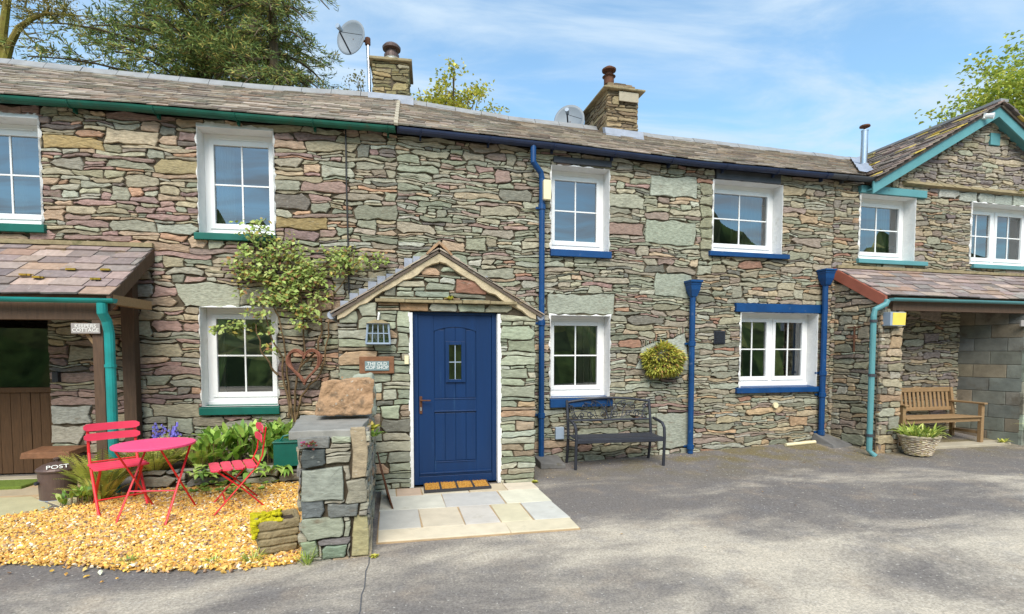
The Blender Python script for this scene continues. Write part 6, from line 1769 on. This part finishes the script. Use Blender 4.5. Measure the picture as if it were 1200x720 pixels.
# climbing rose
rs = thing('climbing_rose', 'climbing rose with pale green leaves trained up the wall over the lower left window', 'climber', FL.pt(-1.25, .08, .3))
R_ = random.Random(19); st = MB(); P_ = []
def fl(x, y, w=.08): u, z = FL.uz(x, y, w); return FL.pt(u, w, z)
stems = [[(343, 495), (341, 470), (338, 440), (334, 400), (322, 360), (312, 320), (300, 290)], [(346, 495), (345, 460), (352, 430), (358, 400), (355, 360), (345, 320), (330, 285), (300, 270)],
         [(348, 492), (352, 465), (370, 445), (382, 420), (386, 380), (392, 345), (410, 318), (440, 300)], [(340, 490), (333, 450), (330, 420), (318, 395), (312, 370), (305, 345)],
         [(352, 430), (372, 410), (378, 380), (372, 340), (380, 310), (400, 300)], [(325, 440), (316, 425), (306, 410), (300, 380)], [(345, 330), (310, 318), (285, 312), (268, 320)]]
for s_ in stems:
    pts = []
    for a, b in zip(s_[:-1], s_[1:]):
        for k in range(3): f = k/3; pts.append(fl(a[0]+(b[0]-a[0])*f+R_.uniform(-2, 2), a[1]+(b[1]-a[1])*f, .07+R_.uniform(-.02, .04)))
    pts.append(fl(*s_[-1])); n = len(pts); st.tube(pts, [.013*(1-.7*i/n)+.002 for i in range(n)], 6)
clumps = [(300, 275, 16, 10), (310, 300, 22, 14), (335, 290, 20, 12), (350, 312, 24, 14), (320, 325, 22, 12), (295, 322, 18, 10), (275, 310, 12, 8), (365, 325, 20, 12), (380, 312, 18, 10), (395, 300, 16, 9), (415, 300, 16, 8), (436, 303, 14, 8), (448, 306, 6, 6),
          (330, 350, 20, 10), (352, 365, 16, 10), (310, 350, 14, 8), (300, 370, 12, 7), (318, 385, 10, 6), (262, 383, 12, 5), (250, 385, 6, 4), (284, 380, 10, 5), (315, 408, 8, 5), (355, 380, 10, 6), (370, 350, 14, 8), (300, 262, 10, 6), (345, 330, 26, 14), (410, 315, 14, 7), (340, 345, 14, 8), (290, 296, 12, 8), (283, 340, 8, 5), (365, 370, 12, 7)]
for cx, cy, rx, ry in clumps:
    c_ = fl(cx, cy, .12)
    for k in range(max(3, int(rx*ry/9))):
        e = fl(cx+R_.gauss(0, rx*.55), cy+R_.gauss(0, ry*.6), .12+R_.uniform(-.05, .1))
        if R_.random() < .35: st.tube([c_, e], [.005, .002], 4, cap=False)
        for j in range(5): P_.append(np.array(e)+nrg.normal(size=3)*np.array([.028, .02, .022]))
P_ = np.array(P_); n = len(P_); D = rdir(n)*np.array([1, .5, .6])-np.array([0, .25, .25]); U = rdir(n)*.5+np.array([0, -.8, .8])
PAL_ROSE = [(S(160, 182, 82), 5), (S(136, 162, 64), 5), (S(182, 196, 108), 2), (S(178, 160, 60), 1.6), (S(112, 126, 54), 2), (S(150, 104, 60), .9)]
st.build('stems', M['stem'], rs); lf = MB(); leafquads(lf, P_, D, U, nrg.uniform(.035, .078, n), nrg.uniform(.028, .054, n), cols(PAL_ROSE, n), .12); lf.build('foliage', M['leaf'], rs)
# fallen leaves and grit near the walls
mb = MB(); R_ = random.Random(27); P_ = []
for k in range(260):
    x, y = R_.uniform(1.9, 9.), YF-abs(R_.gauss(0, .55))-.02
    if R_.random() < .15: y = R_.uniform(3., 6.5)
    P_.append((x, y, gz(x, y)+.006))
n = len(P_); leafquads(mb, P_, np.array([(math.cos(a), math.sin(a), .08) for a in nrg.uniform(0, 6.28, n)]), np.tile([0, 0, 1.], (n, 1)), nrg.uniform(.012, .04, n), nrg.uniform(.008, .02, n), cols([(S(176, 140, 84), 3), (S(206, 186, 140), 2), (S(140, 100, 60), 2), (S(196, 180, 70), 1)], n))
tag(mb.build('leaf_litter', M['leaf']), 'dry leaf litter scattered on the tarmac along the walls', 'litter', kind='stuff')

# ------------------------------------------------------------------ light, sky, camera
SUN_EL, SUN_AZ = rad(47), rad(194)          # azimuth from +Y clockwise: behind the viewer's left shoulder
w = bpy.data.worlds.new('World'); SC.world = w; w.use_nodes = True
N, L = w.node_tree.nodes, w.node_tree.links
bg = N['Background']; bg.inputs[1].default_value = .12
sky = N.new('ShaderNodeTexSky'); sky.sky_type = 'NISHITA'; sky.sun_disc = False; sky.sun_elevation = SUN_EL; sky.sun_rotation = SUN_AZ; sky.air_density = 1.0; sky.dust_density = .2; sky.ozone_density = 2.
tc = N.new('ShaderNodeTexCoord')
sp = N.new('ShaderNodeSeparateXYZ'); L.new(tc.outputs['Generated'], sp.inputs[0])
# clouds: streaks on a flat layer overhead (direction divided by its height)
mx = N.new('ShaderNodeMath'); mx.operation = 'MAXIMUM'; mx.inputs[1].default_value = .06; L.new(sp.outputs['Z'], mx.inputs[0])
dv = N.new('ShaderNodeVectorMath'); dv.operation = 'DIVIDE'; cmb = N.new('ShaderNodeCombineXYZ')
for i in range(3): L.new(mx.outputs[0], cmb.inputs[i])
L.new(tc.outputs['Generated'], dv.inputs[0]); L.new(cmb.outputs[0], dv.inputs[1])
mp = N.new('ShaderNodeMapping'); mp.inputs['Rotation'].default_value = (0, 0, rad(-20)); mp.inputs['Scale'].default_value = (.5, 1.1, 1); mp.inputs['Location'].default_value = (.7, 2.3, 0); L.new(dv.outputs[0], mp.inputs[0])
n1 = N.new('ShaderNodeTexNoise'); n1.inputs['Scale'].default_value = 1.9; n1.inputs['Detail'].default_value = 9; n1.inputs['Roughness'].default_value = .58; n1.inputs['Distortion'].default_value = .5; L.new(mp.outputs[0], n1.inputs['Vector'])
cr = N.new('ShaderNodeMapRange'); cr.interpolation_type = 'SMOOTHSTEP'; cr.inputs[1].default_value = .36; cr.inputs[2].default_value = .68; cr.inputs[3].default_value = .15; cr.inputs[4].default_value = .95; L.new(n1.outputs['Fac'], cr.inputs[0])
mxc = N.new('ShaderNodeMix'); mxc.data_type = 'RGBA'; L.new(cr.outputs[0], mxc.inputs[0]); tint = N.new('ShaderNodeVectorMath'); tint.operation = 'MULTIPLY'; tint.inputs[1].default_value = (.98, 1.26, 1.22); L.new(sky.outputs[0], tint.inputs[0]); L.new(tint.outputs[0], mxc.inputs[6]); mxc.inputs[7].default_value = (3.0, 3.75, 4.5, 1)
L.new(mxc.outputs[2], bg.inputs[0])
sd_ = bpy.data.lights.new('sun', 'SUN'); sd_.energy = 2.6; sd_.angle = rad(38); sd_.color = (1, .94, .84)
so = bpy.data.objects.new('sun', sd_); COL.objects.link(so)
dvec = Vector((math.sin(SUN_AZ)*math.cos(SUN_EL), math.cos(SUN_AZ)*math.cos(SUN_EL), math.sin(SUN_EL)))
so.rotation_euler = dvec.to_track_quat('Z', 'Y').to_euler()

cd = bpy.data.cameras.new('camera'); co = bpy.data.objects.new('camera', cd); COL.objects.link(co)
cd.sensor_fit = 'HORIZONTAL'; cd.sensor_width = 36.; cd.lens = 36.*FPX/1200.; cd.shift_y = (PY-360.)/1200.; cd.clip_start = .05; cd.clip_end = 2000
co.location = CP
m = Matrix((cR, cU, -cF)).transposed().to_4x4(); m.translation = Vector(CP); co.matrix_world = m
SC.camera = co
SC.view_settings.view_transform = 'Standard'; SC.view_settings.look = 'None'; SC.view_settings.gamma = 1.; SC.view_settings.use_curve_mapping = False
SC.view_settings.exposure = .92
SC.render.engine = 'CYCLES'
SC.cycles.max_bounces = 6; SC.cycles.transparent_max_bounces = 12
SC.cycles.use_denoising = True
